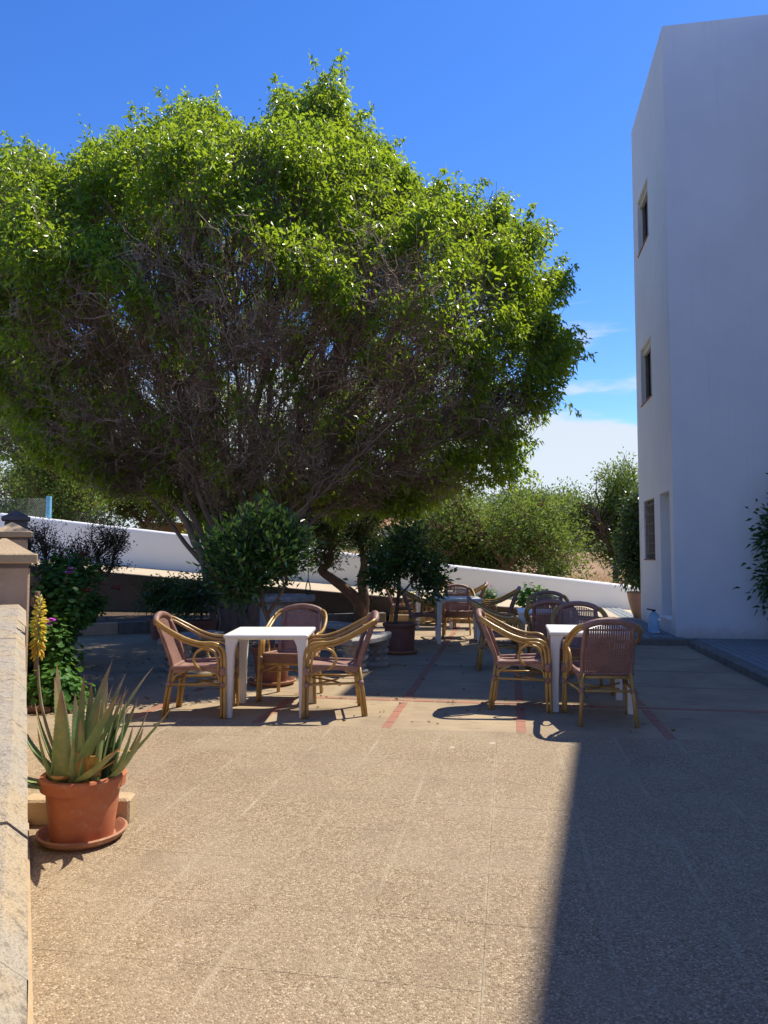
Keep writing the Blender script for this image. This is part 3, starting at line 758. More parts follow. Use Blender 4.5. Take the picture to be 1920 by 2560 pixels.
# shoots standing out of the crown
out = np.where((B4 < .3) & (signed(T4[:, [0, 2]]) < .8) & (T4[:, 2] > 2.6))[0]
sh = RNG.choice(out, 620); S0 = T4[sh]; sdv = unit(S0-np.array([0, 0, 3.5]))*.8+RNG.normal(size=(620, 3))*.35+np.array([0, 0, .35])
SE = S0+unit(sdv)*U(.15, .52, 620)[:, None]; SE2 = SE+RNG.normal(size=SE.shape)*.05; SE2[:, 2] -= .05
PS = bez(S0, (S0+SE)/2+np.array([0, 0, .08]), SE2, 5)
sk.put(PS, np.full(620, .005), np.full(620, .0022), 3, False)
link('branches', sk.mesh('branches'), 'bark', fic, True, kind='stuff')
def spray(P, m, jit, lmin, lmax):
    """leaves along the outer half of each twig"""
    n_, k_, _ = P.shape; nn = n_*m
    tt = U(.35, 1.08, (n_, m))*(k_-1); i_ = np.clip(tt.astype(int), 0, k_-2); fr_ = (tt-i_)[..., None]
    r_ = np.arange(n_)[:, None]
    A, B = P[r_, i_], P[r_, i_+1]; tg = unit(B-A)
    LP = (A*(1-fr_)+B*fr_).reshape(-1, 3)+RNG.normal(size=(nn, 3))*jit
    D = tg.reshape(-1, 3)*.55+RNG.normal(size=(nn, 3))*.55+np.array([0, 0, -.5])
    return leaves(LP, D, U(lmin, lmax, nn), U(.36, .45, nn)*U(lmin, lmax, nn), .28, .30)
leafy = RNG.random(N4) > B4*.89
v, f_ = spray(P4[leafy], 18, .07, .075, .122)
v2, f2 = spray(PS, 24, .03, .075, .12)
link('crown', np_mesh('crown', np.concatenate([v, v2]), [np.concatenate([f_, f2+len(v)])]), 'ficus', fic, False, kind='stuff')

# ================================================================== OTHER TREES AND SHRUBS
def blobs(seed, env, k, rmin, rmax, flat_=.8):
    """small uneven clumps spread through a few envelope ellipsoids"""
    g = np.random.default_rng(seed); out = []
    for i in range(k):
        e = env[i % len(env)]; d = unit(g.normal(size=3)); t = g.uniform(.35, .95); r = g.uniform(rmin, rmax)
        c = np.array(e[:3])+d*np.array(e[3:6])*t
        out.append((*c, r*g.uniform(.8, 1.2), r*g.uniform(.8, 1.2), r*flat_*g.uniform(.8, 1.2)))
    return out
def bgtree(name, lat, d, z0, ells, trunk_h, n_leaf, leafmat, label, group='trees beyond the white wall', ll=.13, lw=.055, rt=.16, bark='barkdk', lean=(0, 0), cat='tree', n_twig=1250, up=.25, spread=.17):
    o = empty(name, W(lat, d, z0), YAW, label=label, cat=cat, group=group)
    e_src = ells
    if len(ells) > 1 or ells[0][3] > 1.1: ells = blobs(int(abs(lat)*10+d), ells, 7*len(ells), .30*ells[0][3], .50*ells[0][3], .85)
    tr = [([(0, 0, -.1), (lean[0]*.4, lean[1]*.4, trunk_h*.5), (lean[0], lean[1], trunk_h)], rt, rt*.55)]
    e0 = e_src[0]
    for k in range(3):
        a = k*2.1+lat; tr.append(([(lean[0], lean[1], trunk_h*.92), (lean[0]+.5*math.cos(a), lean[1]+.5*math.sin(a), trunk_h+.45), (e0[0]+e0[3]*.45*math.cos(a), e0[1]+e0[4]*.45*math.sin(a), e0[2]+.1)], rt*.55, rt*.22))
    return plant(o, ells, 46, n_twig, n_leaf, ll, lw, leafmat, bark, tr, .15, .045, .012, up=up, spread=spread)
# carob trees right of the ficus
bgtree('carob_tree', 3.75, 22.9, .42, [(-.3, 0, 2.25, 2.3, 1.9, 1.3), (-1.9, .5, 1.6, 1.2, 1.4, 1.0), (1.3, .2, 1.9, 1.3, 1.4, 1.15), (-.9, .3, 1.2, 1.1, 1.1, .5)], .75, 36000, 'carob', 'broad olive-green carob tree with thick trunk beyond the white wall', rt=.27, bark='barkred')
bgtree('carob_tree', 8.05, 25.8, .4, [(-.1, 0, 2.4, 1.9, 1.8, 1.5), (.3, 0, 3.1, 1.2, 1.3, 1.0), (-1.6, .3, 2.2, 1.3, 1.4, 1.3), (.8, .2, 1.5, 1.3, 1.3, 1.0)], 1.0, 40000, 'carob', 'tall yellow-green carob tree next to the white building', rt=.12)
bgtree('carob_tree', 4.4, 31, .6, [(0, 0, 2.1, 2.6, 2.0, 1.3), (1.8, .5, 2.0, 1.8, 1.6, 1.3)], 1.0, 15000, 'carob', 'dusty green carob tree behind the thick-trunked one', rt=.18)
bgtree('pine_tree', -3.9, 46, .7, [(0, 0, 3.0, 3.2, 2.4, 1.5), (2.8, .5, 2.8, 2.2, 2.0, 1.4)], 1.8, 11000, 'pine', 'grey-green distant tree left of the small house', ll=.2, lw=.07, rt=.14)
# left group behind the wall
bgtree('almond_tree', -11.4, 25.0, 1.5, [(.2, 0, 3.0, 1.9, 1.9, 1.9), (1.2, 0, 2.0, 1.4, 1.5, 1.1), (-1.0, 0, 4.4, 1.5, 1.6, 1.5)], 1.3, 24000, 'carob', 'tall sunlit olive-green tree behind the wire fence at far left', rt=.15, bark='barkred')
bgtree('almond_tree', -13.9, 26.5, 1.6, [(.2, 0, 2.3, 1.9, 1.8, 1.5), (1.0, 0, 1.2, 1.3, 1.3, .9)], 1.0, 20000, 'carob', 'leafy tree at the very left edge behind the chain-link fence', rt=.14, bark='barkred')
bgtree('almond_tree', -9.4, 28.5, 1.4, [(0, 0, 2.3, 1.9, 1.6, .95), (1.5, 0, 2.5, 1.5, 1.4, 1.0)], 1.25, 15000, 'carob', 'low sunlit tree with slanting reddish trunk behind the white wall', rt=.15, bark='barkred', lean=(.2, 0))
bgtree('almond_tree', -7.4, 30.0, 1.2, [(0, 0, 2.9, 2.2, 1.8, 1.0), (-1.4, 0, 2.7, 1.5, 1.5, .9)], 1.8, 14000, 'hedge', 'dark straight-stemmed tree beside the tan block hut', rt=.16)
bgtree('dark_bush', -8.9, 24.0, 1.35, [(0, 0, .55, 1.3, .7, .6)], .3, 6000, 'box', 'dark dense bush just above the white wall, left part', ll=.09, lw=.045, rt=.07, group='bushes beyond the white wall', cat='bush', n_twig=600)
bgtree('lime_shrub', -5.75, 23.5, 1.2, [(0, 0, .75, .62, .5, .62), (.35, 0, .45, .5, .4, .4)], .3, 1500, 'lime', 'bright yellow-green shrub poking over the white wall beside the hut', ll=.17, lw=.06, rt=.04, group='bushes beyond the white wall', cat='shrub', n_twig=160, up=.6)
bgtree('lime_shrub', 6.15, 27.0, .45, [(0, 0, .5, .5, .5, .45)], .2, 1200, 'geran', 'small bright green shrub in the dry field beyond the wall', ll=.13, lw=.05, rt=.03, group='bushes beyond the white wall', cat='shrub', n_twig=140, up=.6)
bgtree('dark_bush', 1.6, 22.8, .45, [(0, 0, .45, 1.0, .6, .42), (1.6, .6, .5, .9, .6, .45)], .2, 6000, 'pine', 'grey-green scrub along the top of the white wall', ll=.08, lw=.035, rt=.05, group='bushes beyond the white wall', cat='bush', n_twig=600)
bgtree('carob_tree', -3.4, 33, .9, [(0, 0, 2.0, 2.2, 2.0, 1.2), (-1.8, 0, 1.7, 1.4, 1.4, 1.0)], 1.0, 10000, 'carob', 'carob tree glimpsed behind the ficus trunk', rt=.16)
ORD = ['first', 'second', 'third', 'fourth', 'fifth', 'sixth', 'seventh', 'eighth', 'ninth', 'tenth', 'eleventh', 'twelfth', 'thirteenth', 'fourteenth', 'fifteenth', 'sixteenth']
for i in range(8):
    a = -46+i*11.5+random.uniform(-3, 3); dd = random.uniform(60, 95); s = random.uniform(1.2, 1.9)
    bgtree('pine_tree', dd*math.tan(R(max(-60, min(60, a*.5)))), dd, 1.2, [(0, 0, 2.6*s, 2.8*s, 2.2*s, 1.5*s)], 1.5*s, 2600, 'pine', 'distant grey-green tree, %s of the far tree line counted from the left' % ORD[i], group='far tree line', ll=.42, lw=.20, rt=.2, n_twig=260, spread=.3)

# gnarled tree in the bed
gn = empty('gnarled_tree', W(-.52, 15.55, .1), YAW, label='gnarled two-trunked small tree in the planting bed before the white wall', cat='tree')
plant(gn, blobs(12, [(-.35, 0, 1.95, .70, .6, .55), (.25, .1, 1.80, .8, .7, .6), (-.75, 0, 1.5, .4, .4, .4), (.75, .1, 1.55, .55, .5, .45)], 18, .22, .40), 40, 600, 7000, .09, .038, 'citrus', 'barkred',
      [([(0, 0, -.1), (.0, 0, .30), (-.26, 0, .60), (-.55, 0, .82), (-.80, 0, 1.02), (-.62, 0, 1.16), (-.60, 0, 1.5)], .15, .05), ([(.02, .03, -.1), (.10, .05, .35), (.05, .03, .8), (.10, .0, 1.15), (.02, 0, 1.6)], .14, .055), ([(.10, 0, 1.0), (.35, 0, 1.15), (.6, 0, 1.4)], .06, .03)], .2, .02, .006, up=.2, spread=.08)

# potted shrubs
def pot(root, r0, r1, h, mat='terra', rim=.05, saucer=None, soil=True):
    MB().lathe([(r0, 0), (r0+(r1-r0)*.5, h*.5), (r1-.012, h-rim-.004), (r1-.004, h-rim), (r1+.014, h-rim+.004), (r1+.018, h-.01), (r1+.012, h), (r1-.012, h), (r1-.02, h-.03), (r1-.03, h-.06)], 32, (0, 0, .018 if saucer else 0), True, False).build('pot', mat, root, False)
    auto_smooth(root.children[-1], 35)
    if soil:
        MB().lathe([(r1-.026, h-.045)], 32, (0, 0, .018 if saucer else 0)).add([], []) if False else None
        MB().lathe([(r1-.024, h-.05), (.02, h-.035)], 24, (0, 0, .018 if saucer else 0), False, True).build('soil', 'soil', root)
    if saucer:
        MB().lathe([(saucer-.05, 0), (saucer-.01, .03), (saucer, .05), (saucer-.012, .055), (saucer-.025, .045), (saucer-.055, .016), (.02, .014)], 32, (0, 0, 0), True, True).build('saucer', 'saucer', root, False)
        auto_smooth(root.children[-1], 35)
ps = empty('potted_shrub', W(-1.24, 8.28), YAW, label='dense dark green shrub with leaning stem in a terracotta pot behind the left table', cat='potted plant')
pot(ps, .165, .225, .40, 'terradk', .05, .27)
plant(ps, blobs(5, [(-.24, 0, 1.52, .40, .36, .36), (-.50, .05, 1.40, .22, .25, .22), (.08, 0, 1.40, .30, .3, .24), (-.14, 0, 1.72, .38, .34, .28), (-.34, 0, 1.22, .36, .3, .20)], 30, .12, .25), 44, 900, 10500, .098, .038, 'shrub', 'wood',
      [([(.0, 0, .36), (-.02, 0, .62), (-.10, 0, .85), (-.16, 0, 1.15)], .034, .022), ([(-.06, 0, .75), (.1, 0, 1.0), (.2, .05, 1.3)], .022, .014)], .1, .010, .0045, up=.35, spread=.075)
pc = empty('potted_citrus', W(.23, 10.85), YAW, label='small glossy citrus tree in a big brown pot beside the stone bench', cat='potted plant')
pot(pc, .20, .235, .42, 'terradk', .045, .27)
plant(pc, blobs(8, [(.12, 0, 1.42, .42, .4, .36), (.45, 0, 1.20, .22, .25, .26), (-.08, 0, 1.62, .38, .34, .30), (-.32, 0, 1.14, .20, .2, .16)], 15, .12, .23), 36, 330, 3000, .105, .052, 'citrus', 'barkdk',
      [([(-.08, 0, .36), (-.05, 0, .6), (-.02, 0, .85), (0, 0, 1.2)], .034, .02), ([(-.03, 0, .8), (.15, 0, 1.0), (.3, 0, 1.2)], .018, .01)], .15, .009, .004, up=.1, spread=.075)
# tall potted plant at the far corner of the building
pt = empty('potted_hedge_plant', (2.80, 16.60, .085), 0, label='tall dark leafy plant in a pale urn at the far building corner', cat='potted plant')
MB().lathe([(.15, 0), (.20, .12), (.26, .34), (.29, .52), (.30, .56), (.275, .56), (.25, .5)], 28).build('pot', 'paleterra', pt, True)
MB().lathe([(.262, .51), (.02, .52)], 20, (0, 0, 0), False, True).build('soil', 'soil', pt)
plant(pt, [(0, 0, 1.05, .42, .42, .45), (.02, 0, 1.7, .42, .42, .55), (.05, 0, 2.35, .33, .35, .45)], 40, 700, 9000, .10, .045, 'hedge', 'barkdk',
      [([(0, 0, .5), (.02, 0, 1.2), (0, 0, 2.2)], .03, .012), ([(.05, .03, .5), (.08, .1, 1.3), (.1, .1, 1.9)], .02, .01)], .3, .010, .004, up=.0, spread=.08)
# schefflera by the wing
sc_ = empty('umbrella_plant', W(6.30, 11.55, .085), YAW, label='dark umbrella plant climbing against the shaded white wall at right edge', cat='potted plant')
pot(sc_, .20, .27, .38, 'terradk', .05)
plant(sc_, [(.0, 0, 1.0, .36, .35, .5), (.05, 0, 1.6, .42, .4, .5), (.10, 0, 2.15, .30, .3, .38), (.15, 0, 2.5, .2, .2, .25)], 30, 330, 3600, .12, .055, 'shrub', 'barkdk',
      [([(0, 0, .36), (.03, 0, 1.2), (.1, 0, 2.3)], .03, .012)], .25, .010, .005, up=.1, spread=.10)
# two open dark shrubs in the left bed
for lat, d, z0, ells, lab in ((-7.05, 15.3, .15, [(0, 0, 1.35, .62, .5, .50), (.42, 0, 1.0, .35, .3, .3), (-.3, 0, 1.75, .40, .35, .3)], 'open twiggy dark shrub next to the farthest stone pillar'),
                          (-6.0, 15.4, .15, [(.1, 0, 1.50, .58, .5, .42), (.45, 0, 1.65, .28, .3, .30), (-.35, 0, 1.25, .36, .3, .32), (.3, 0, 1.05, .4, .3, .14)], 'dark bonsai-like shrub with bent trunk before the white wall')):
    o = empty('dark_shrub', W(lat, d, z0), YAW, label=lab, cat='shrub', group='dark shrubs in the planting bed')
    plant(o, ells, 50, 520, 3400, .055, .030, 'box', 'barkdk', [([(-.25, 0, -.1), (-.12, 0, .4), (.10, 0, .75), (.06, 0, 1.2)], .075, .04), ([(.05, 0, .7), (.3, 0, .95), (.4, 0, 1.25)], .045, .025), ([(0, 0, .7), (-.25, 0, 1.0), (-.35, 0, 1.2)], .04, .022)], .1, .014, .006, up=.2, spread=.045)

# geraniums
def flower_head(root, p, r, mat, n=16):
    P = np.array(p)+unit(RNG.normal(size=(n, 3)))*r*.8*np.array([1, 1, .7]); N = P-np.array(p)
    v, f = rosette(P, N+np.array([0, 0, .2]), np.full(n, r*.42), 6)
    link('flower_head', np_mesh('flower_head', v, [f]), mat, root, False, kind='stuff')
def geranium(lat, d, z0, ells, flowers, label, n=1300, r=.05, pot_r=None, group='geraniums'):
    o = empty('geranium', W(lat, d, z0), YAW, label=label, cat='flowering plant', group=group)
    if pot_r: pot(o, pot_r*.75, pot_r, pot_r*1.5, 'terra', .03)
    h = pot_r*1.45 if pot_r else 0
    plant(o, ells, 20, 200, n, r, r, 'geran', 'stalk', [([(0, 0, h-.04), (.02, 0, h+.12), (.03, 0, h+.25)], .016, .010)], 0, .007, .0035, round_leaf=True, up=.5, spread=.06, trunk_name='stem', crown_name='foliage')
    for (x, y, z, rr, mt) in flowers:
        c0 = ells[0]
        MB().tube([(c0[0]*.5+x*.5, y*.5, z-.16), (x, y, z-.02)], .003, 5).build('flower_stalk', 'stalk', o)
        flower_head(o, (x, y, z), rr, mt)
    return o
geranium(-3.50, 8.0, 0, [(0, 0, 1.05, .20, .2, .17), (.16, -.05, .88, .16, .18, .18), (-.06, 0, .74, .20, .2, .2)], [(.19, -.22, 1.26, .06, 'purple'), (.36, -.12, 1.04, .05, 'redp')], 'tall geranium with purple bloom beside the second stone pillar', 2600, .034)
geranium(-3.36, 7.45, 0, [(0, 0, .58, .18, .2, .2), (.12, -.02, .40, .18, .2, .2), (-.02, 0, .22, .2, .22, .2)], [(.16, -.30, .78, .062, 'purple'), (-.12, -.28, .74, .05, 'purple')], 'middle geranium bush with two purple blooms next to the pillar', 2600, .034)
geranium(-3.08, 7.0, 0, [(0, 0, .17, .19, .2, .14), (.12, -.03, .12, .15, .16, .10)], [(.02, -.22, .20, .018, 'orange'), (.0, -.26, .06, .024, 'purple')], 'low geranium clump with a tiny orange flower at the terrace edge', 1500, .034)
geranium(-3.95, 9.4, 0, [(0, 0, 1.2, .32, .26, .2), (.1, 0, .85, .3, .26, .3)], [(.25, -.3, 1.42, .06, 'redp'), (.62, -.15, 1.02, .07, 'redp')], 'geranium with red blooms in the shade behind the purple ones', 1800, .036)
geranium(1.25, 17.3, .0, [(0, 0, .78, .24, .2, .22), (.16, 0, .62, .2, .2, .2)], [(-.05, -.12, 1.0, .045, 'pinkp'), (.17, -.1, 1.02, .04, 'pinkp'), (.22, -.12, .86, .045, 'pinkp'), (.0, -.18, .86, .04, 'pinkp')], 'potted geranium with several pink blooms behind the farthest table', 600, .045, .17, 'geraniums along the driveway foot')
geranium(2.35, 16.7, .0, [(0, 0, .50, .20, .18, .14)], [(.05, -.1, .74, .045, 'pinkp')], 'small potted geranium with one pink bloom between two chairs', 300, .04, .14, 'geraniums along the driveway foot')
geranium(3.25, 16.6, .0, [(0, 0, .50, .34, .28, .22), (.3, 0, .46, .28, .22, .2)], [(-.02, -.2, .80, .04, 'pinkp'), (.22, -.22, .62, .05, 'pinkp'), (.48, -.2, .60, .045, 'pinkp')], 'wide sunlit potted geranium with pink blooms near the driveway foot', 900, .045, .18, 'geraniums along the driveway foot')
geranium(.62, 16.4, .0, [(0, 0, .42, .16, .15, .14)], [(.12, -.1, .44, .04, 'pinkp')], 'little potted geranium behind the citrus pot', 220, .04, .13, 'geraniums along the driveway foot')
# dark potted plants near the tree foot
for lat, d, ells, lab in ((-3.0, 12.2, [(0, 0, .85, .42, .35, .3), (-.3, 0, .65, .3, .3, .22)], 'dark fern-like plant in a wide pot left of the stone well'),
                          (-3.75, 12.7, [(0, 0, .75, .35, .3, .28)], 'small dark leafy pot plant in the shade below the big tree')):
    o = empty('potted_fern', W(lat, d), YAW, label=lab, cat='potted plant', group='dark pots in the shade')
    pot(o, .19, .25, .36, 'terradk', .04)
    plant(o, ells, 20, 200, 1600, .11, .028, 'shrub', 'barkdk', [([(0, 0, .3), (.02, 0, .5), (0, 0, .7)], .02, .012)], .35, .007, .004, up=.3, spread=.08)

# ================================================================== LEFT STONE WALL AND PILLARS
WD = Vector((-.487, 1.0)); WD.normalize()          # wall direction in (lat, d)
WZ = lambda d: .655+.1055*d                          # top of the coping
wa = math.atan2(-WD.x, WD.y)                          # rotation of the wall's long axis from the view axis
lw_ = empty('stone_wall', W(0, 0, 0), YAW, label='low sandstone wall with weathered coping stones running along the left edge', cat='wall')
def LC(d, off=0.0):
    """centre line of the wall in (lat, d); off = metres to its right"""
    lat = -2.383-.487*(d-4.65); return Vector((lat+WD.y*off, d-WD.x*off, 0))
HT = .118
def wall_piece(d0, d1, o0, o1, zb, zt0, zt1, cham=0.0):
    """a length of wall between two offsets; cham: chamfer on its right upper edge"""
    V = []; F = []
    for d, zt in ((d0, zt0), (d1, zt1)):
        a, b = LC(d, o0), LC(d, o1)
        if cham:
            c = LC(d, o1-cham)
            V += [(a.x, a.y, zb), (b.x, b.y, zb), (b.x, b.y, zt-cham*.95), (c.x, c.y, zt), (a.x, a.y, zt)]
        else: V += [(a.x, a.y, zb), (b.x, b.y, zb), (b.x, b.y, zt), (a.x, a.y, zt)]
    n = len(V)//2
    F = [tuple(range(n))[::-1] if False else tuple(range(n)), tuple(range(2*n-1, n-1, -1))]+[((i+1) % n, i, n+i, n+(i+1) % n) for i in range(n)]
    return MB().add(V, F)
wall_piece(.2, 11, -.10, .095, -.05, WZ(.2)-.13, WZ(11)-.13).build('body', 'stone', lw_)
wall_piece(.2, 11, .095, .17, -.05, .035, .035).build('footing', 'stone', lw_)
def coping(d0, d1):
    hz = random.uniform(-.004, .004)
    o = wall_piece(d0+.0025, d1-.0025, -HT-.01, HT+.012+random.uniform(-.004, .004), 0, WZ(d0)+hz, WZ(d1)+hz, .042)
    V = list(o.v)
    n = 5
    V[0] = (V[0][0], V[0][1], WZ(d0)-.128); V[1] = (V[1][0], V[1][1], WZ(d0)-.128); V[5] = (V[5][0], V[5][1], WZ(d1)-.128); V[6] = (V[6][0], V[6][1], WZ(d1)-.128)
    o.v = V
    return o.build('coping_stone', 'coping', lw_)
cuts = [.25, .70, 1.16, 1.62, 2.08, 2.54, 3.02, 3.48, 3.94, 4.42]
for a, b in zip(cuts[:-1], cuts[1:]): coping(a, b)
d_ = 4.9
while d_ < 10.4:
    coping(d_, d_+.46); d_ += .46
def pillar(d, zp, mat, label, tiers=1):
    c = LC(d); o = empty('stone_pillar', W(c.x, c.y, 0), YAW+wa, label=label, cat='pillar', group='pillars of the stone wall')
    hb = .148
    MB().bbox((0, 0, (zp-.155)/2-.02), (2*hb, 2*hb, zp-.115), .012).build('shaft', mat, o)
    MB().box((0, 0, zp-.150), (2*hb-.012, 2*hb-.012, .03)).build('neck', 'stonedk' if tiers == 1 else mat, o)
    cap = MB(); s = .19
    cap.bbox((0, 0, zp-.105), (2*s, 2*s, .06), .008)
    k = cap.build('cap', 'stone' if mat != 'stonedk' else mat, o)
    mp_ = MB(); q = s-.02
    mp_.add([(-q, -q, zp-.0755), (q, -q, zp-.0755), (q, q, zp-.0755), (-q, q, zp-.0755), (-.012, -.012, zp+.02), (.012, -.012, zp+.02), (.012, .012, zp+.02), (-.012, .012, zp+.02)], [(3, 2, 1, 0), (4, 5, 6, 7), (0, 1, 5, 4), (1, 2, 6, 5), (2, 3, 7, 6), (3, 0, 4, 7)])
    mp_.build('pyramid_top', 'stone' if mat != 'stonedk' else mat, o)
    return o
pillar(4.63, 1.50, 'stone2', 'nearest sandstone pillar with sunlit pyramid cap')
pillar(7.75, 1.74, 'stone2', 'middle sandstone pillar rising behind the nearest one')
pillar(10.9, 2.06, 'stonedk', 'farthest dark grey pillar in the shade', 2)
# wooden stake and bits of bark edging
st = empty('wooden_stake', W(-3.24, 6.95), YAW, label='weathered forked wooden stake standing among the geraniums', cat='stake')
MB().tube(smooth_path([(0, 0, -.05), (.01, 0, .4), (-.01, .01, .8), (.0, 0, 1.08)], 4), [.022]*12+[.026], 7).build('post', 'wood', st, True)
MB().tube([(0, 0, .92), (-.045, 0, .96), (-.05, 0, 1.02)], [.016, .014, .010], 6).build('stub', 'wood', st, True)
for k, (lat, d, l_, a) in enumerate(((-3.15, 6.72, .30, .1), (-2.88, 6.78, .26, -.2), (-3.36, 6.80, .22, .3))):
    o = MB().tube(smooth_path([(-l_/2, 0, .03), (0, .01, .04), (l_/2, 0, .032)], 4), [.028, .03, .032, .034, .033, .031, .03, .03, .026], 8).build('bark_log', 'barkred', None, True)
    o.location = W(lat, d); o.rotation_euler = (0, 0, YAW+a); tag(o, ['short brown log edging the geranium clump, middle of three', 'short brown log edging the geranium clump, right end', 'short brown log edging the geranium clump, left end'][k], 'log', 'logs edging the flower bed')

# ================================================================== ALOE
AL = W(-1.505, 3.78)
pa = empty('aloe_pot', AL, YAW, label='large terracotta pot on a wide saucer holding a spiky aloe, front left', cat='flowerpot')
pot(pa, .148, .187, .308, 'terra', .065, .215)
al = empty('aloe_plant', AL+Vector((0, 0, .30)), YAW, label='spiky grey-green aloe with reddish tips and one yellow flower spike', cat='aloe')
def aloe_leaf(az, elev, length, w0, curl, x0=0, y0=0, mat='aloe', z0=-.02, twist=0, trunc=1.0):
    n = 12; V = []; F = []; tips = []
    ca, sa = math.cos(az), math.sin(az); px, py, pz = x0, y0, z0; e = elev
    nx = 8
    for i in range(n+1):
        t = i/n*trunc
        w = w0*(1-t)**.75*(1+.25*t) if t < 1 else .0008; w = max(w, .0012)
        th = w*.42
        side = Vector((-sa, ca, 0)); tang = Vector((ca*math.cos(e), sa*math.cos(e), math.sin(e))); nor = tang.cross(side)*-1
        if nor.dot(Vector((ca, sa, 0))) > 0: nor = -nor       # inner face towards the plant's axis
        for k in range(nx):
            g_ = 2*math.pi*k/nx
            a, b = math.cos(g_)*w, math.sin(g_)*th
            if b > 0: b = b*.25-.30*th*(1-abs(math.cos(g_)))       # channelled upper side
            V.append((px+side.x*a+nor.x*b, py+side.y*a+nor.y*b, pz+side.z*a+nor.z*b)); tips.append(t)
        st_ = length/n*trunc; px += tang.x*st_; py += tang.y*st_; pz += tang.z*st_
        e += curl/n*(.4+1.2*t)
    for i in range(n):
        for k in range(nx): j = (k+1) % nx; F.append((i*nx+k, i*nx+j, i*nx+nx+j, i*nx+nx+k))
    F += [tuple(range(nx-1, -1, -1)), tuple(range(n*nx, (n+1)*nx))]
    # marginal teeth
    for sd_, k in ((1, 0), (-1, nx//2)):
        for i in range(1, n-1):
            for h_ in (.0, .5):
                a = Vector(V[i*nx+k]).lerp(Vector(V[(i+1)*nx+k]), h_); b = Vector(V[i*nx+k]).lerp(Vector(V[(i+1)*nx+k]), h_+.14)
                out = Vector((-sa, ca, 0))*sd_*.0055; q = len(V)
                V += [tuple(a), tuple(b), tuple((a+b)/2+out+(b-a)*.6)]; tips += [0.72]*3; F.append((q, q+1, q+2))
    me = MB().add(V, F).mesh('leaf'); at = me.attributes.new('tip', 'FLOAT', 'POINT'); at.data.foreach_set('value', tips)
    return auto_smooth(link('leaf', me, mat, al), 60)
D2 = math.radians
#            azimuth elev  len   w0    curl
for az, el_, ln, w0, cu, x0, y0 in (
    (262, 86, .46, .052, .10, -.075, -.07), (140, 80, .56, .034, .12, -.095, .02), (160, 84, .50, .032, .05, -.10, .0), (178, 52, .42, .036, .85, -.07, -.01), (195, 24, .34, .042, .85, -.09, -.04), (205, -4, .32, .038, .40, -.09, -.07),
    (50, 82, .58, .042, -.28, -.03, .02), (10, 70, .50, .042, .05, -.02, -.02), (330, 66, .56, .044, -.10, -.04, -.06), (325, 46, .46, .040, .15, -.03, -.08), (30, 74, .60, .036, -.35, .02, .04),
    (95, 84, .46, .030, .10, -.02, .07), (20, 80, .48, .032, -.1, .06, .02), (345, 84, .46, .030, .10, .07, -.03), (40, 66, .48, .032, .10, .08, .03), (5, 50, .58, .040, .15, .10, .0),
    (330, 44, .44, .032, .65, .12, -.03), (60, 80, .44, .026, -.9, .07, .06), (120, 70, .42, .028, .3, -.06, .08), (0, 78, .44, .024, .25, .12, .05), (290, 78, .26, .018, .1, -.01, -.11),
    (300, 72, .18, .014, .1, .02, -.11), (310, 70, .22, .015, -.3, .08, -.09), (100, 74, .48, .030, -.1, .02, .09), (150, 82, .42, .028, .05, -.09, .06), (25, 84, .52, .026, -.12, .10, .06),
    (350, 78, .50, .028, -.15, .05, .07), (70, 76, .52, .030, -.3, .0, .09), (15, 62, .44, .030, .3, .13, .03), (190, 70, .40, .030, .35, -.11, .03), (230, 74, .30, .022, .3, -.12, -.06), (345, 60, .36, .026, .5, .13, -.02),
    (35, 86, .46, .026, -.25, .03, .03), (80, 88, .50, .028, -.05, -.05, .05), (275, 80, .34, .026, .05, .03, -.08), (320, 80, .42, .030, -.05, .02, -.03)):
    aloe_leaf(D2(az+random.uniform(-6, 6)), D2(max(10, 90-(90-el_)*(1.35 if x0 < .05 else 1.1))), ln*(1.04 if x0 < .05 else .9), w0*1.22, cu-.05, x0, y0, twist=random.random())
for az, el_, ln, w0, cu, x0, y0, tr_ in ((262, 12, .20, .052, .3, -.045, -.09, .45), (290, 70, .22, .046, .2, .025, -.10, .6), (280, 60, .18, .030, .2, .09, -.09, .7), (335, 34, .24, .026, -.2, .03, -.10, 1), (20, 58, .30, .016, -2.6, .06, -.05, 1), (60, 60, .26, .012, -2.4, .05, -.04, 1), (350, 26, .22, .020, .25, .05, -.09, 1), (100, 75, .22, .018, .5, .02, -.08, 1)):
    aloe_leaf(D2(az), D2(el_), ln, w0, cu, x0, y0, 'aloedry', .035, 0, tr_)
stk = smooth_path([(-.07, .02, -.02), (-.17, .03, .15), (-.245, .05, .36), (-.275, .06, .60), (-.270, .06, .90)], 5)
MB().tube(stk, [.009-.004*i/(len(stk)-1) for i in range(len(stk))], 7).build('flower_stalk', 'stalk', al, True)
fr = MB().tube([(0, 0, 0), (0, .0, -.014), (.001, 0, -.026), (.002, 0, -.032)], [.003, .0056, .0048, .0025], 6).mesh('floret'); fr.materials.append(M['yellow'])
fr2 = fr.copy(); fr2.materials[0] = M['orange']
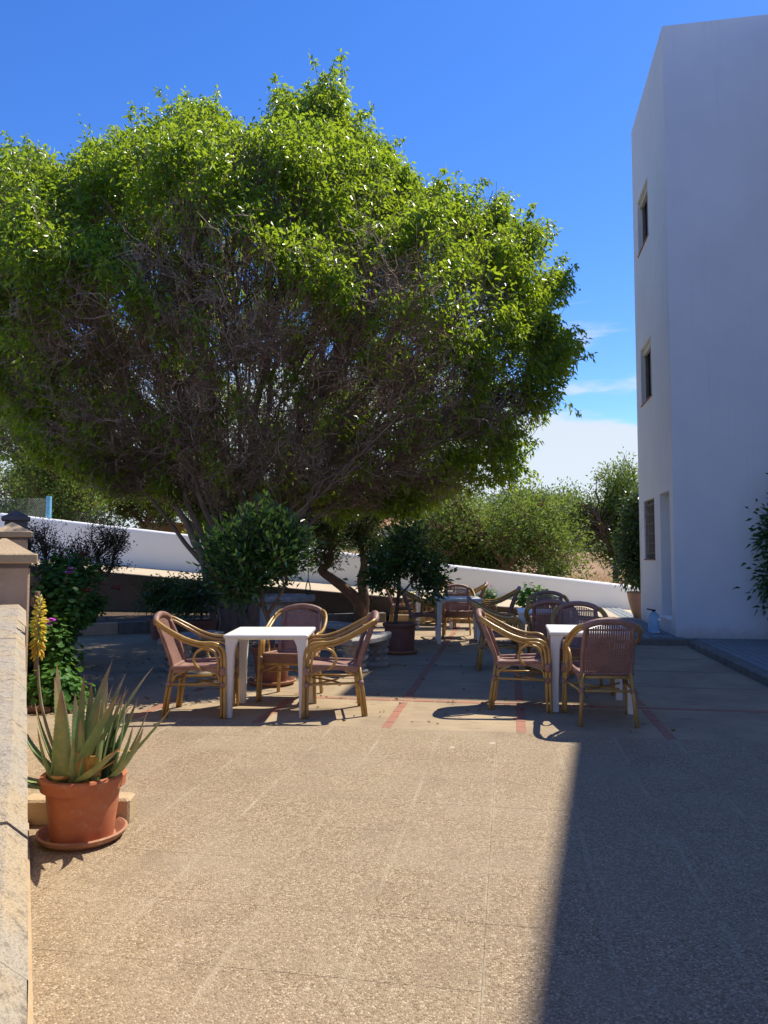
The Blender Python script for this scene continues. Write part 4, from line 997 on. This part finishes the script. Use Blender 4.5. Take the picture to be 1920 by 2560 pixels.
for i in range(104):
    u_ = i/104; zz = .60+.30*u_; a = i*2.4+random.uniform(-.4, .4); zz += random.uniform(-.006, .006)
    hang = 1.0-1.15*u_
    o = bpy.data.objects.new('floret', fr2 if u_ < .22 and i % 2 else fr); COL.objects.link(o); o.parent = al
    cx = -.275+.005*u_
    rr = .010*(1-u_*.6)+.004
    o.location = (cx+rr*math.cos(a), .06+rr*math.sin(a), zz)
    tilt = math.pi*.14+(math.pi*.56)*u_+random.uniform(-.18, .18)
    o.rotation_euler = (0, -tilt, a) if False else (0, 0, 0)
    dirv = Vector((math.cos(a)*math.sin(tilt), math.sin(a)*math.sin(tilt), -math.cos(tilt)))
    o.rotation_euler = (-dirv).to_track_quat('Z', 'Y').to_euler(); s = (1.08-.55*max(0, u_-.6)/.4)*random.uniform(.85, 1.12); o.scale = (s, s, s)
# stone block lying behind the pot
sb_ = MB().bbox((0, 0, .068), (.56, .13, .136), .012).build('stone_block', 'stone', None); sb_.location = W(-1.62, 4.02); sb_.rotation_euler = (0, 0, YAW+.05)
tag(sb_, 'loose sandstone block lying behind the aloe pot', 'stone block')

# ================================================================== CHAIRS AND TABLES
def make_chair():
    c = empty('armchair', (0, 0, 0))
    for s in (-1, 1):
        top = smooth_path([(.185*s, -.365, .845), (.245*s, -.325, .825), (.285*s, -.22, .765), (.298*s, -.07, .69), (.295*s, .06, .652), (.285*s, .17, .648), (.275*s, .235, .615), (.268*s, .265, .55), (.27*s, .272, .42), (.278*s, .275, .2), (.285*s, .28, 0)], 4)
        MB().tube(top, .0155, 8).build('arm_pole', 'bamboo', c, True)
        low = smooth_path([(.188*s, -.36, .815), (.238*s, -.318, .797), (.272*s, -.215, .735), (.283*s, -.07, .66), (.28*s, .06, .622), (.27*s, .165, .616), (.262*s, .212, .585), (.256*s, .234, .53), (.257*s, .240, .42), (.264*s, .243, .2), (.27*s, .246, 0)], 4)
        MB().tube(low, .0145, 8).build('arm_pole', 'bamboo', c, True)
        loop = smooth_path([(.252*s, .212, .40), (.250*s, .204, .50), (.255*s, .168, .575), (.262*s, .09, .598), (.262*s, .02, .565), (.258*s, -.005, .50), (.250*s, .02, .445), (.240*s, .07, .41)], 4)
        MB().tube(loop, .0115, 7).build('arm_loop', 'bamboo', c, True)
        MB().tube([(.195*s, -.215, .43), (.215*s, -.25, .2), (.228*s, -.275, 0)], .0155, 8).build('rear_leg', 'bamboo', c, True)
        MB().tube([(.197*s, -.188, .42), (.216*s, -.222, .2), (.229*s, -.247, 0)], .0135, 8).build('rear_leg', 'bamboo', c, True)
        MB().tube([(.262*s, .252, .285), (.216*s, -.225, .285)], .011, 7).build('side_stretcher', 'bamboo', c, True)
        MB().tube(smooth_path([(.262*s, .225, .30), (.25*s, .205, .37), (.235*s, .12, .405)], 4), .010, 7).build('brace', 'bamboo', c, True)
        MB().tube(smooth_path([(.210*s, -.20, .30), (.215*s, -.17, .36), (.220*s, -.08, .40)], 4), .010, 7).build('brace', 'bamboo', c, True)
        for z_, h_ in ((.40, .075), (.285, .045)):
            MB().lathe([(.026, -h_/2), (.031, -h_/4), (.029, 0), (.031, h_/4), (.026, h_/2)], 10, (.267*s, .257, z_)).build('binding', 'weave', c, True)
            if z_ < .3: MB().lathe([(.024, -h_/2), (.029, 0), (.024, h_/2)], 10, (.212*s, -.228, z_)).build('binding', 'weave', c, True)
        # wrapped side of the back
        MB().tube(smooth_path([(.195*s, -.205, .40), (.20*s, -.225, .50), (.198*s, -.29, .68), (.185*s, -.35, .815)], 4), [.021]*13, 8).build('back_side', 'weave', c, True)
        MB().tube(smooth_path([(.14*s, -.05, .272), (.0, .02, .274), (-.20*s, .22, .278)], 3), .009, 6).build('cross_brace', 'bamboo', c, True)
    MB().tube(smooth_path([(-.20, -.345, .80), (-.185, -.362, .838), (-.10, -.376, .868), (0, -.38, .878), (.10, -.376, .868), (.185, -.362, .838), (.20, -.345, .80)], 4), [.023]+[.029]*23+[.023], 9).build('top_rail', 'weave', c, True)
    MB().tube([(-.215, -.235, .285), (.215, -.235, .285)], .011, 7).build('rear_stretcher', 'bamboo', c, True)
    MB().tube([(-.20, -.212, .395), (.20, -.212, .395)], .014, 7).build('rear_rail', 'bamboo', c, True)
    MB().tube([(-.262, .25, .36), (.262, .25, .36)], .012, 7).build('front_rail', 'bamboo', c, True)
    # woven back: strands and cross bands
    mb = MB()
    def bk(z_):
        t = (z_-.42)/(.84-.42); return -.212-.155*t-.012*math.sin(t*math.pi)
    def ztop(x): return .868-.045*(x/.17)**2-.022
    NS = 19
    for i in range(NS):
        x = -.168+.336*i/(NS-1); w = .0068; zs = [.41, .50, .60, .70, .78, ztop(x)]
        V = []
        for z_ in zs: V += [(x-w, bk(z_)-.004, z_), (x+w, bk(z_)-.004, z_), (x+w, bk(z_)+.004, z_), (x-w, bk(z_)+.004, z_)]
        F = [(k*4+a, k*4+(a+1) % 4, k*4+4+(a+1) % 4, k*4+4+a) for k in range(len(zs)-1) for a in range(4)]
        mb.add(V, F)
    for z_ in [.435+.022*k for k in range(10)]+[.70, .715, .80]:
        V = [(sx*.185, bk(z_)+dy, z_+dz) for sx in (-1, 1) for dy, dz in ((-.0026, -.0075), (.0026, -.0075), (.0026, .0075), (-.0026, .0075))]
        mb.add(V, [(0, 1, 5, 4), (1, 2, 6, 5), (2, 3, 7, 6), (3, 0, 4, 7)])
    mb.build('woven_back', 'weave', c, kind='stuff')
    # seat: dished woven panel with rolled rim and apron
    n = 12; V = []; F = []
    for j in range(n+1):
        for i in range(n+1):
            u_, v_ = i/n*2-1, j/n*2-1
            w = .212+.035*(v_+1)/2; x, y = u_*w, v_*.225+.015
            z_ = .438-.030*(1-u_**4)*(1-v_**4)+.012*v_
            V.append((x, y, z_))
    F = [(j*(n+1)+i, j*(n+1)+i+1, (j+1)*(n+1)+i+1, (j+1)*(n+1)+i) for j in range(n) for i in range(n)]
    MB().add(V, F).build('seat', 'weave', c, True)
    rim = [V[i] for i in range(n+1)]+[V[j*(n+1)+n] for j in range(1, n+1)]+[V[n*(n+1)+i] for i in range(n-1, -1, -1)]+[V[j*(n+1)] for j in range(n-1, 0, -1)]
    MB().tube(rim+[rim[0]], .017, 7).build('seat_rim', 'weave', c, True)
    V = []
    for x in [-.25+.5*i/10 for i in range(11)]: V += [(x, .252-.006*(x/.25)**2, .365+.0*x), (x, .254-.006*(x/.25)**2, .448)]
    MB().add(V, [(2*i, 2*i+2, 2*i+3, 2*i+1) for i in range(10)]).build('apron', 'weave', c)
    for s in (-1, 1):
        V = []
        for k in range(9):
            y = -.20+.44*k/8; x = s*(.218+.036*(k/8)); sag = .030*math.sin(k/8*math.pi); V += [(x, y, .375+sag), (x, y, .440+.010*k/8)]
        MB().add(V, [(2*i, 2*i+2, 2*i+3, 2*i+1) for i in range(8)]).build('apron', 'weave', c)
    return c
def make_table():
    c = empty('plastic_table', (0, 0, 0)); w = .74
    MB().bbox((0, 0, .703), (w, w, .034), .008).build('tabletop', 'plastic', c)
    MB().box((0, 0, .679), (w-.10, w-.10, .016)).build('underframe', 'plastic', c)
    for sx in (-1, 1):
        for sy in (-1, 1):
            V = []
            for z_, a, o_ in ((0, .030, .325), (.30, .033, .322), (.56, .039, .317), (.62, .044, .312), (.66, .053, .304), (.686, .062, .295)):
                cx, cy = sx*o_, sy*o_
                for qx, qy in ((-a, -a+.008), (-a+.008, -a), (a-.008, -a), (a, -a+.008), (a, a-.008), (a-.008, a), (-a+.008, a), (-a, a-.008)): V.append((cx+qx, cy+qy, z_))
            F = [(k*8+i, k*8+(i+1) % 8, k*8+8+(i+1) % 8, k*8+8+i) for k in range(5) for i in range(8)]+[tuple(range(7, -1, -1)), tuple(range(40, 48))]
            MB().add(V, F).build('leg', 'plastic', c)
    return c
ch0, tb0 = make_chair(), make_table()
TABLES = [(-2.155, 6.616, 9.5, 'white plastic table in the front left, dappled with sun'),
          (.735, 7.30, 0, 'white plastic table in the front right group, before the building'),
          (.48, 9.72, 0, 'shaded white plastic table behind the front right group'),
          (-.83, 12.32, 8, 'white plastic table between two dark armchairs in mid terrace'),
          (-1.45, 14.72, 5, 'farthest white plastic table by the planting bed')]
for i, (x, y, a, lab) in enumerate(TABLES):
    o = tb0 if i == 0 else copy_tree(tb0)
    o.location = (x, y, .003); o.rotation_euler = (0, 0, R(a)); tag(o, lab, 'table', 'white plastic tables')
CHAIRS = [(-2.755, 6.42, -80.5, 'bamboo armchair left of the front left table, facing right'),
          (-1.575, 6.65, 106, 'bamboo armchair right of the front left table, facing left'),
          (-2.13, 7.24, 182, 'bamboo armchair behind the front left table, facing the viewer'),
          (.10, 7.18, -92, 'sunlit bamboo armchair left of the front right table, facing right'),
          (.785, 6.69, 5, 'bamboo armchair with its woven back to the viewer, front right'),
          (.76, 8.16, 180, 'shaded armchair across the front right table, facing the viewer'),
          (.50, 9.20, -3, 'shaded armchair back to back with the one across the front right table'),
          (.55, 10.72, 178, 'shaded armchair at the far side of the second right table'),
          (-.12, 9.52, -86, 'dark shaded armchair facing right, behind the sunlit front one'),
          (-1.42, 12.44, -84, 'dark armchair left of the mid-terrace table, beside the citrus pot'),
          (-.87, 13.08, 187, 'sunlit armchair behind the mid-terrace table, facing the viewer'),
          (-.20, 12.62, 92, 'dark armchair right of the mid-terrace table, before the pink geranium'),
          (-2.08, 14.75, -85, 'armchair left of the farthest table, behind the citrus trunk'),
          (-1.38, 15.38, 180, 'sunlit armchair behind the farthest table, facing the viewer'),
          (-.80, 14.80, 95, 'sunlit armchair right of the farthest table, showing its back edge')]
for i, (x, y, a, lab) in enumerate(CHAIRS):
    o = ch0 if i == 0 else copy_tree(ch0)
    o.location = (x, y, .003); o.rotation_euler = (0, 0, R(a)); tag(o, lab, 'armchair', 'bamboo armchairs on the terrace')

# ================================================================== STONE FURNITURE
wel = empty('stone_well', W(-1.56, 11.6), YAW, label='round pale stone well head with a thick grey rim under the tree', cat='well')
MB().lathe([(.40, 0), (.40, .10), (.375, .12), (.375, .64), (.37, .69)], 8).build('drum', 'castlight', wel)
MB().lathe([(.43, 0), (.43, .085), (.42, .10)], 16).build('plinth', 'cast', wel)
MB().lathe([(.33, .70), (.46, .70), (.485, .725), (.488, .775), (.47, .80), (.35, .803), (.33, .79), (.325, .60), (.02, .58)], 40, (0, 0, 0), False, True).build('rim', 'cast', wel, False); auto_smooth(wel.children[-1], 35)
pu = empty('well_pulley', W(-1.16, 11.35, .80), YAW, label='black rope and iron pulley hanging from a branch above the well', cat='pulley')
MB().tube(smooth_path([(.0, 0, .22), (.005, 0, .5), (.0, 0, .9), (.01, .02, 1.45)], 4), .008, 6).build('rope', 'black', pu, True)
MB().tube(smooth_path([(0, 0, .24), (.028, 0, .16), (.03, 0, .07), (.0, 0, .02), (-.03, 0, .07), (-.028, 0, .16), (0, 0, .24)], 4), .009, 6).build('strap', 'black', pu, True)
MB().lathe([(.02, -.012), (.032, -.012), (.024, 0), (.032, .012), (.02, .012)], 16, (0, 0, .08)).build('wheel', 'black', pu, True)
def bench(loc, rz, label, arc=.95, rad=1.05):
    o = empty('stone_bench', loc, rz, label=label, cat='bench', group='carved stone benches')
    n = 14; V = []; F = []
    for i in range(n+1):
        a = -arc/2+arc*i/n
        for r_, z_ in ((rad-.175, .345), (rad-.185, .36), (rad-.185, .405), (rad-.17, .42), (rad+.17, .42), (rad+.185, .405), (rad+.185, .36), (rad+.175, .345)):
            V.append((r_*math.sin(a), r_*math.cos(a)-rad, z_))
    F = [(i*8+k, i*8+(k+1) % 8, i*8+8+(k+1) % 8, i*8+8+k) for i in range(n) for k in range(8)]+[tuple(range(7, -1, -1)), tuple(range(n*8, n*8+8))]
    MB().add(V, F).build('seat_slab', 'cast', o)
    for s in (-1, 1):
        a = s*arc*.30; cx, cy = rad*math.sin(a), rad*math.cos(a)-rad
        pd = empty_part = MB().lathe([(.15, 0), (.155, .03), (.13, .05), (.115, .10), (.125, .18), (.15, .26), (.165, .30), (.17, .345)], 20, (cx, cy, 0)).build('pedestal', 'cast', o, True)
        for k in range(8):
            g_ = k*math.pi/4+.3
            for z_, r_, q in ((.10, .034, .118), (.19, .042, .128), (.275, .030, .152)):
                bm = bmesh.new(); bmesh.ops.create_icosphere(bm, subdivisions=1, radius=r_)
                for vv in bm.verts: vv.co.z *= 1.25 if z_ < .25 else .7
                bmesh.ops.translate(bm, verts=bm.verts, vec=(cx+q*math.cos(g_+z_*2), cy+q*math.sin(g_+z_*2), z_))
                me = bpy.data.meshes.new('carving'); bm.to_mesh(me); bm.free(); link('carving', me, 'cast', pd, True)
    return o
bench(Vector((-1.72, 9.18, 0)), R(-105), 'curved stone bench on carved pedestals right of the front left table')
bench(Vector((-2.45, 10.75, 0)), R(-40), 'farther curved stone bench beside the stone well')
bench(Vector((-4.02, 8.95, 0)), R(80), 'curved stone bench with carved pedestals behind the left armchair')

# ================================================================== WATER BOTTLE
wbt = empty('water_bottle', (2.47, 13.45, .093), R(-12), label='big clear blue water jug with a black handle by the doorway', cat='bottle')
mb = MB(); hw = .095
prof = []
for k in range(9): z_ = .012+.028*k; prof += [(hw-(.006 if k % 2 else 0), z_)]
prof = [(hw-.02, 0)]+prof+[(hw, .25), (hw-.01, .285), (.075, .315), (.045, .34), (.028, .352), (.028, .372)]
def rsq(r_, z_):
    return [(math.copysign(abs(math.cos(a))**.55, math.cos(a))*r_, math.copysign(abs(math.sin(a))**.55, math.sin(a))*r_, z_) for a in [2*math.pi*i/24 for i in range(24)]]
V = [q for r_, z_ in prof for q in rsq(r_, z_)]; n = len(prof)
mb.add(V, [(k*24+i, k*24+(i+1) % 24, k*24+24+(i+1) % 24, k*24+24+i) for k in range(n-1) for i in range(24)]+[tuple(range(23, -1, -1)), tuple(range((n-1)*24, n*24))]).build('body', 'bottle', wbt, True)
MB().lathe([(.034, .365), (.034, .392), (.02, .396)], 16).build('cap', 'black', wbt, True)
MB().tube(smooth_path([(.02, 0, .375), (-.05, 0, .392), (-.115, 0, .402)], 4), [.012]*8+[.009], 7).build('handle', 'black', wbt, True)

# ================================================================== FENCE behind the white wall, left
fe = empty('wire_fence', (0, 0, 0), 0, label='green-grey chain-link fence with pale blue posts behind the white wall', cat='fence')
fy = 20.75
for k, x in enumerate((-13.95, -16.9, -19.8)):
    z0 = 1.35-.113*x*.5; MB().box((x, fy, 2.2), (.14, .09, 2.1)).build('post', 'bluepost', fe)
    MB().box((x-.012, fy-.055, 2.2), (.03, .024, 2.1)).build('post_rib', 'bluepost', fe)
mb = MB(); x0, x1, z0, z1 = -21.0, -13.95, 1.6, 3.2; s = .075
k = x0-(z1-z0)
P = []
while k < x1:
    for sg in (0, 1):
        a = (k, z0) if not sg else (k, z1); b = (k+(z1-z0), z1) if not sg else (k+(z1-z0), z0)
        ta = max(0, (x0-a[0])/(b[0]-a[0])); tb_ = min(1, (x1-a[0])/(b[0]-a[0]))
        if ta < tb_: P.append([[a[0]+(b[0]-a[0])*ta, fy+.01*sg, a[1]+(b[1]-a[1])*ta], [a[0]+(b[0]-a[0])*tb_, fy+.01*sg, a[1]+(b[1]-a[1])*tb_]])
    k += s
P = np.array(P); v, f_ = tubes(P, np.full(P.shape[:2], .0024), 3)
link('wire_mesh', np_mesh('wire_mesh', v, [f_]), 'wire', fe, kind='stuff')

# dry grass of the field
n = 9000
P = np.stack([U(-3, 9.5, n), U(20.6, 34, n), np.zeros(n)], 1); P[:, 2] = [field_z(x, y)-.02 for x, y in P[:, :2]]
cl = np.sin(P[:, 0]*1.7)*np.sin(P[:, 1]*1.3)+.6*RNG.normal(size=n); P = P[cl > .1]; n = len(P)
v, f_ = leaves(P, np.stack([RNG.normal(size=n)*.4, RNG.normal(size=n)*.4, np.ones(n)], 1), U(.12, .38, n), U(.01, .028, n), .1, .12)
gr = link('dry_grass', np_mesh('dry_grass', v, [f_]), 'straw', None); tag(gr, 'dry straw-coloured grass growing in the field beyond the wall', 'grass', kind='stuff')

# ================================================================== LITTER
n = 420
P = np.stack([U(-5.5, 1.5, n), U(6.2, 13.5, n), U(.008, .014, n)], 1)
D = np.stack([RNG.normal(size=n), RNG.normal(size=n), np.zeros(n)], 1)
v, f_ = leaves(P, D, U(.03, .06, n), U(.015, .028, n), .15, 0)
v[:, 2] = np.maximum(v[:, 2], .005)
lt = link('fallen_leaves', np_mesh('fallen_leaves', v, [f_]), 'dryleaf', None); tag(lt, 'small dry leaves scattered over the concrete terrace', 'leaf litter', kind='stuff')
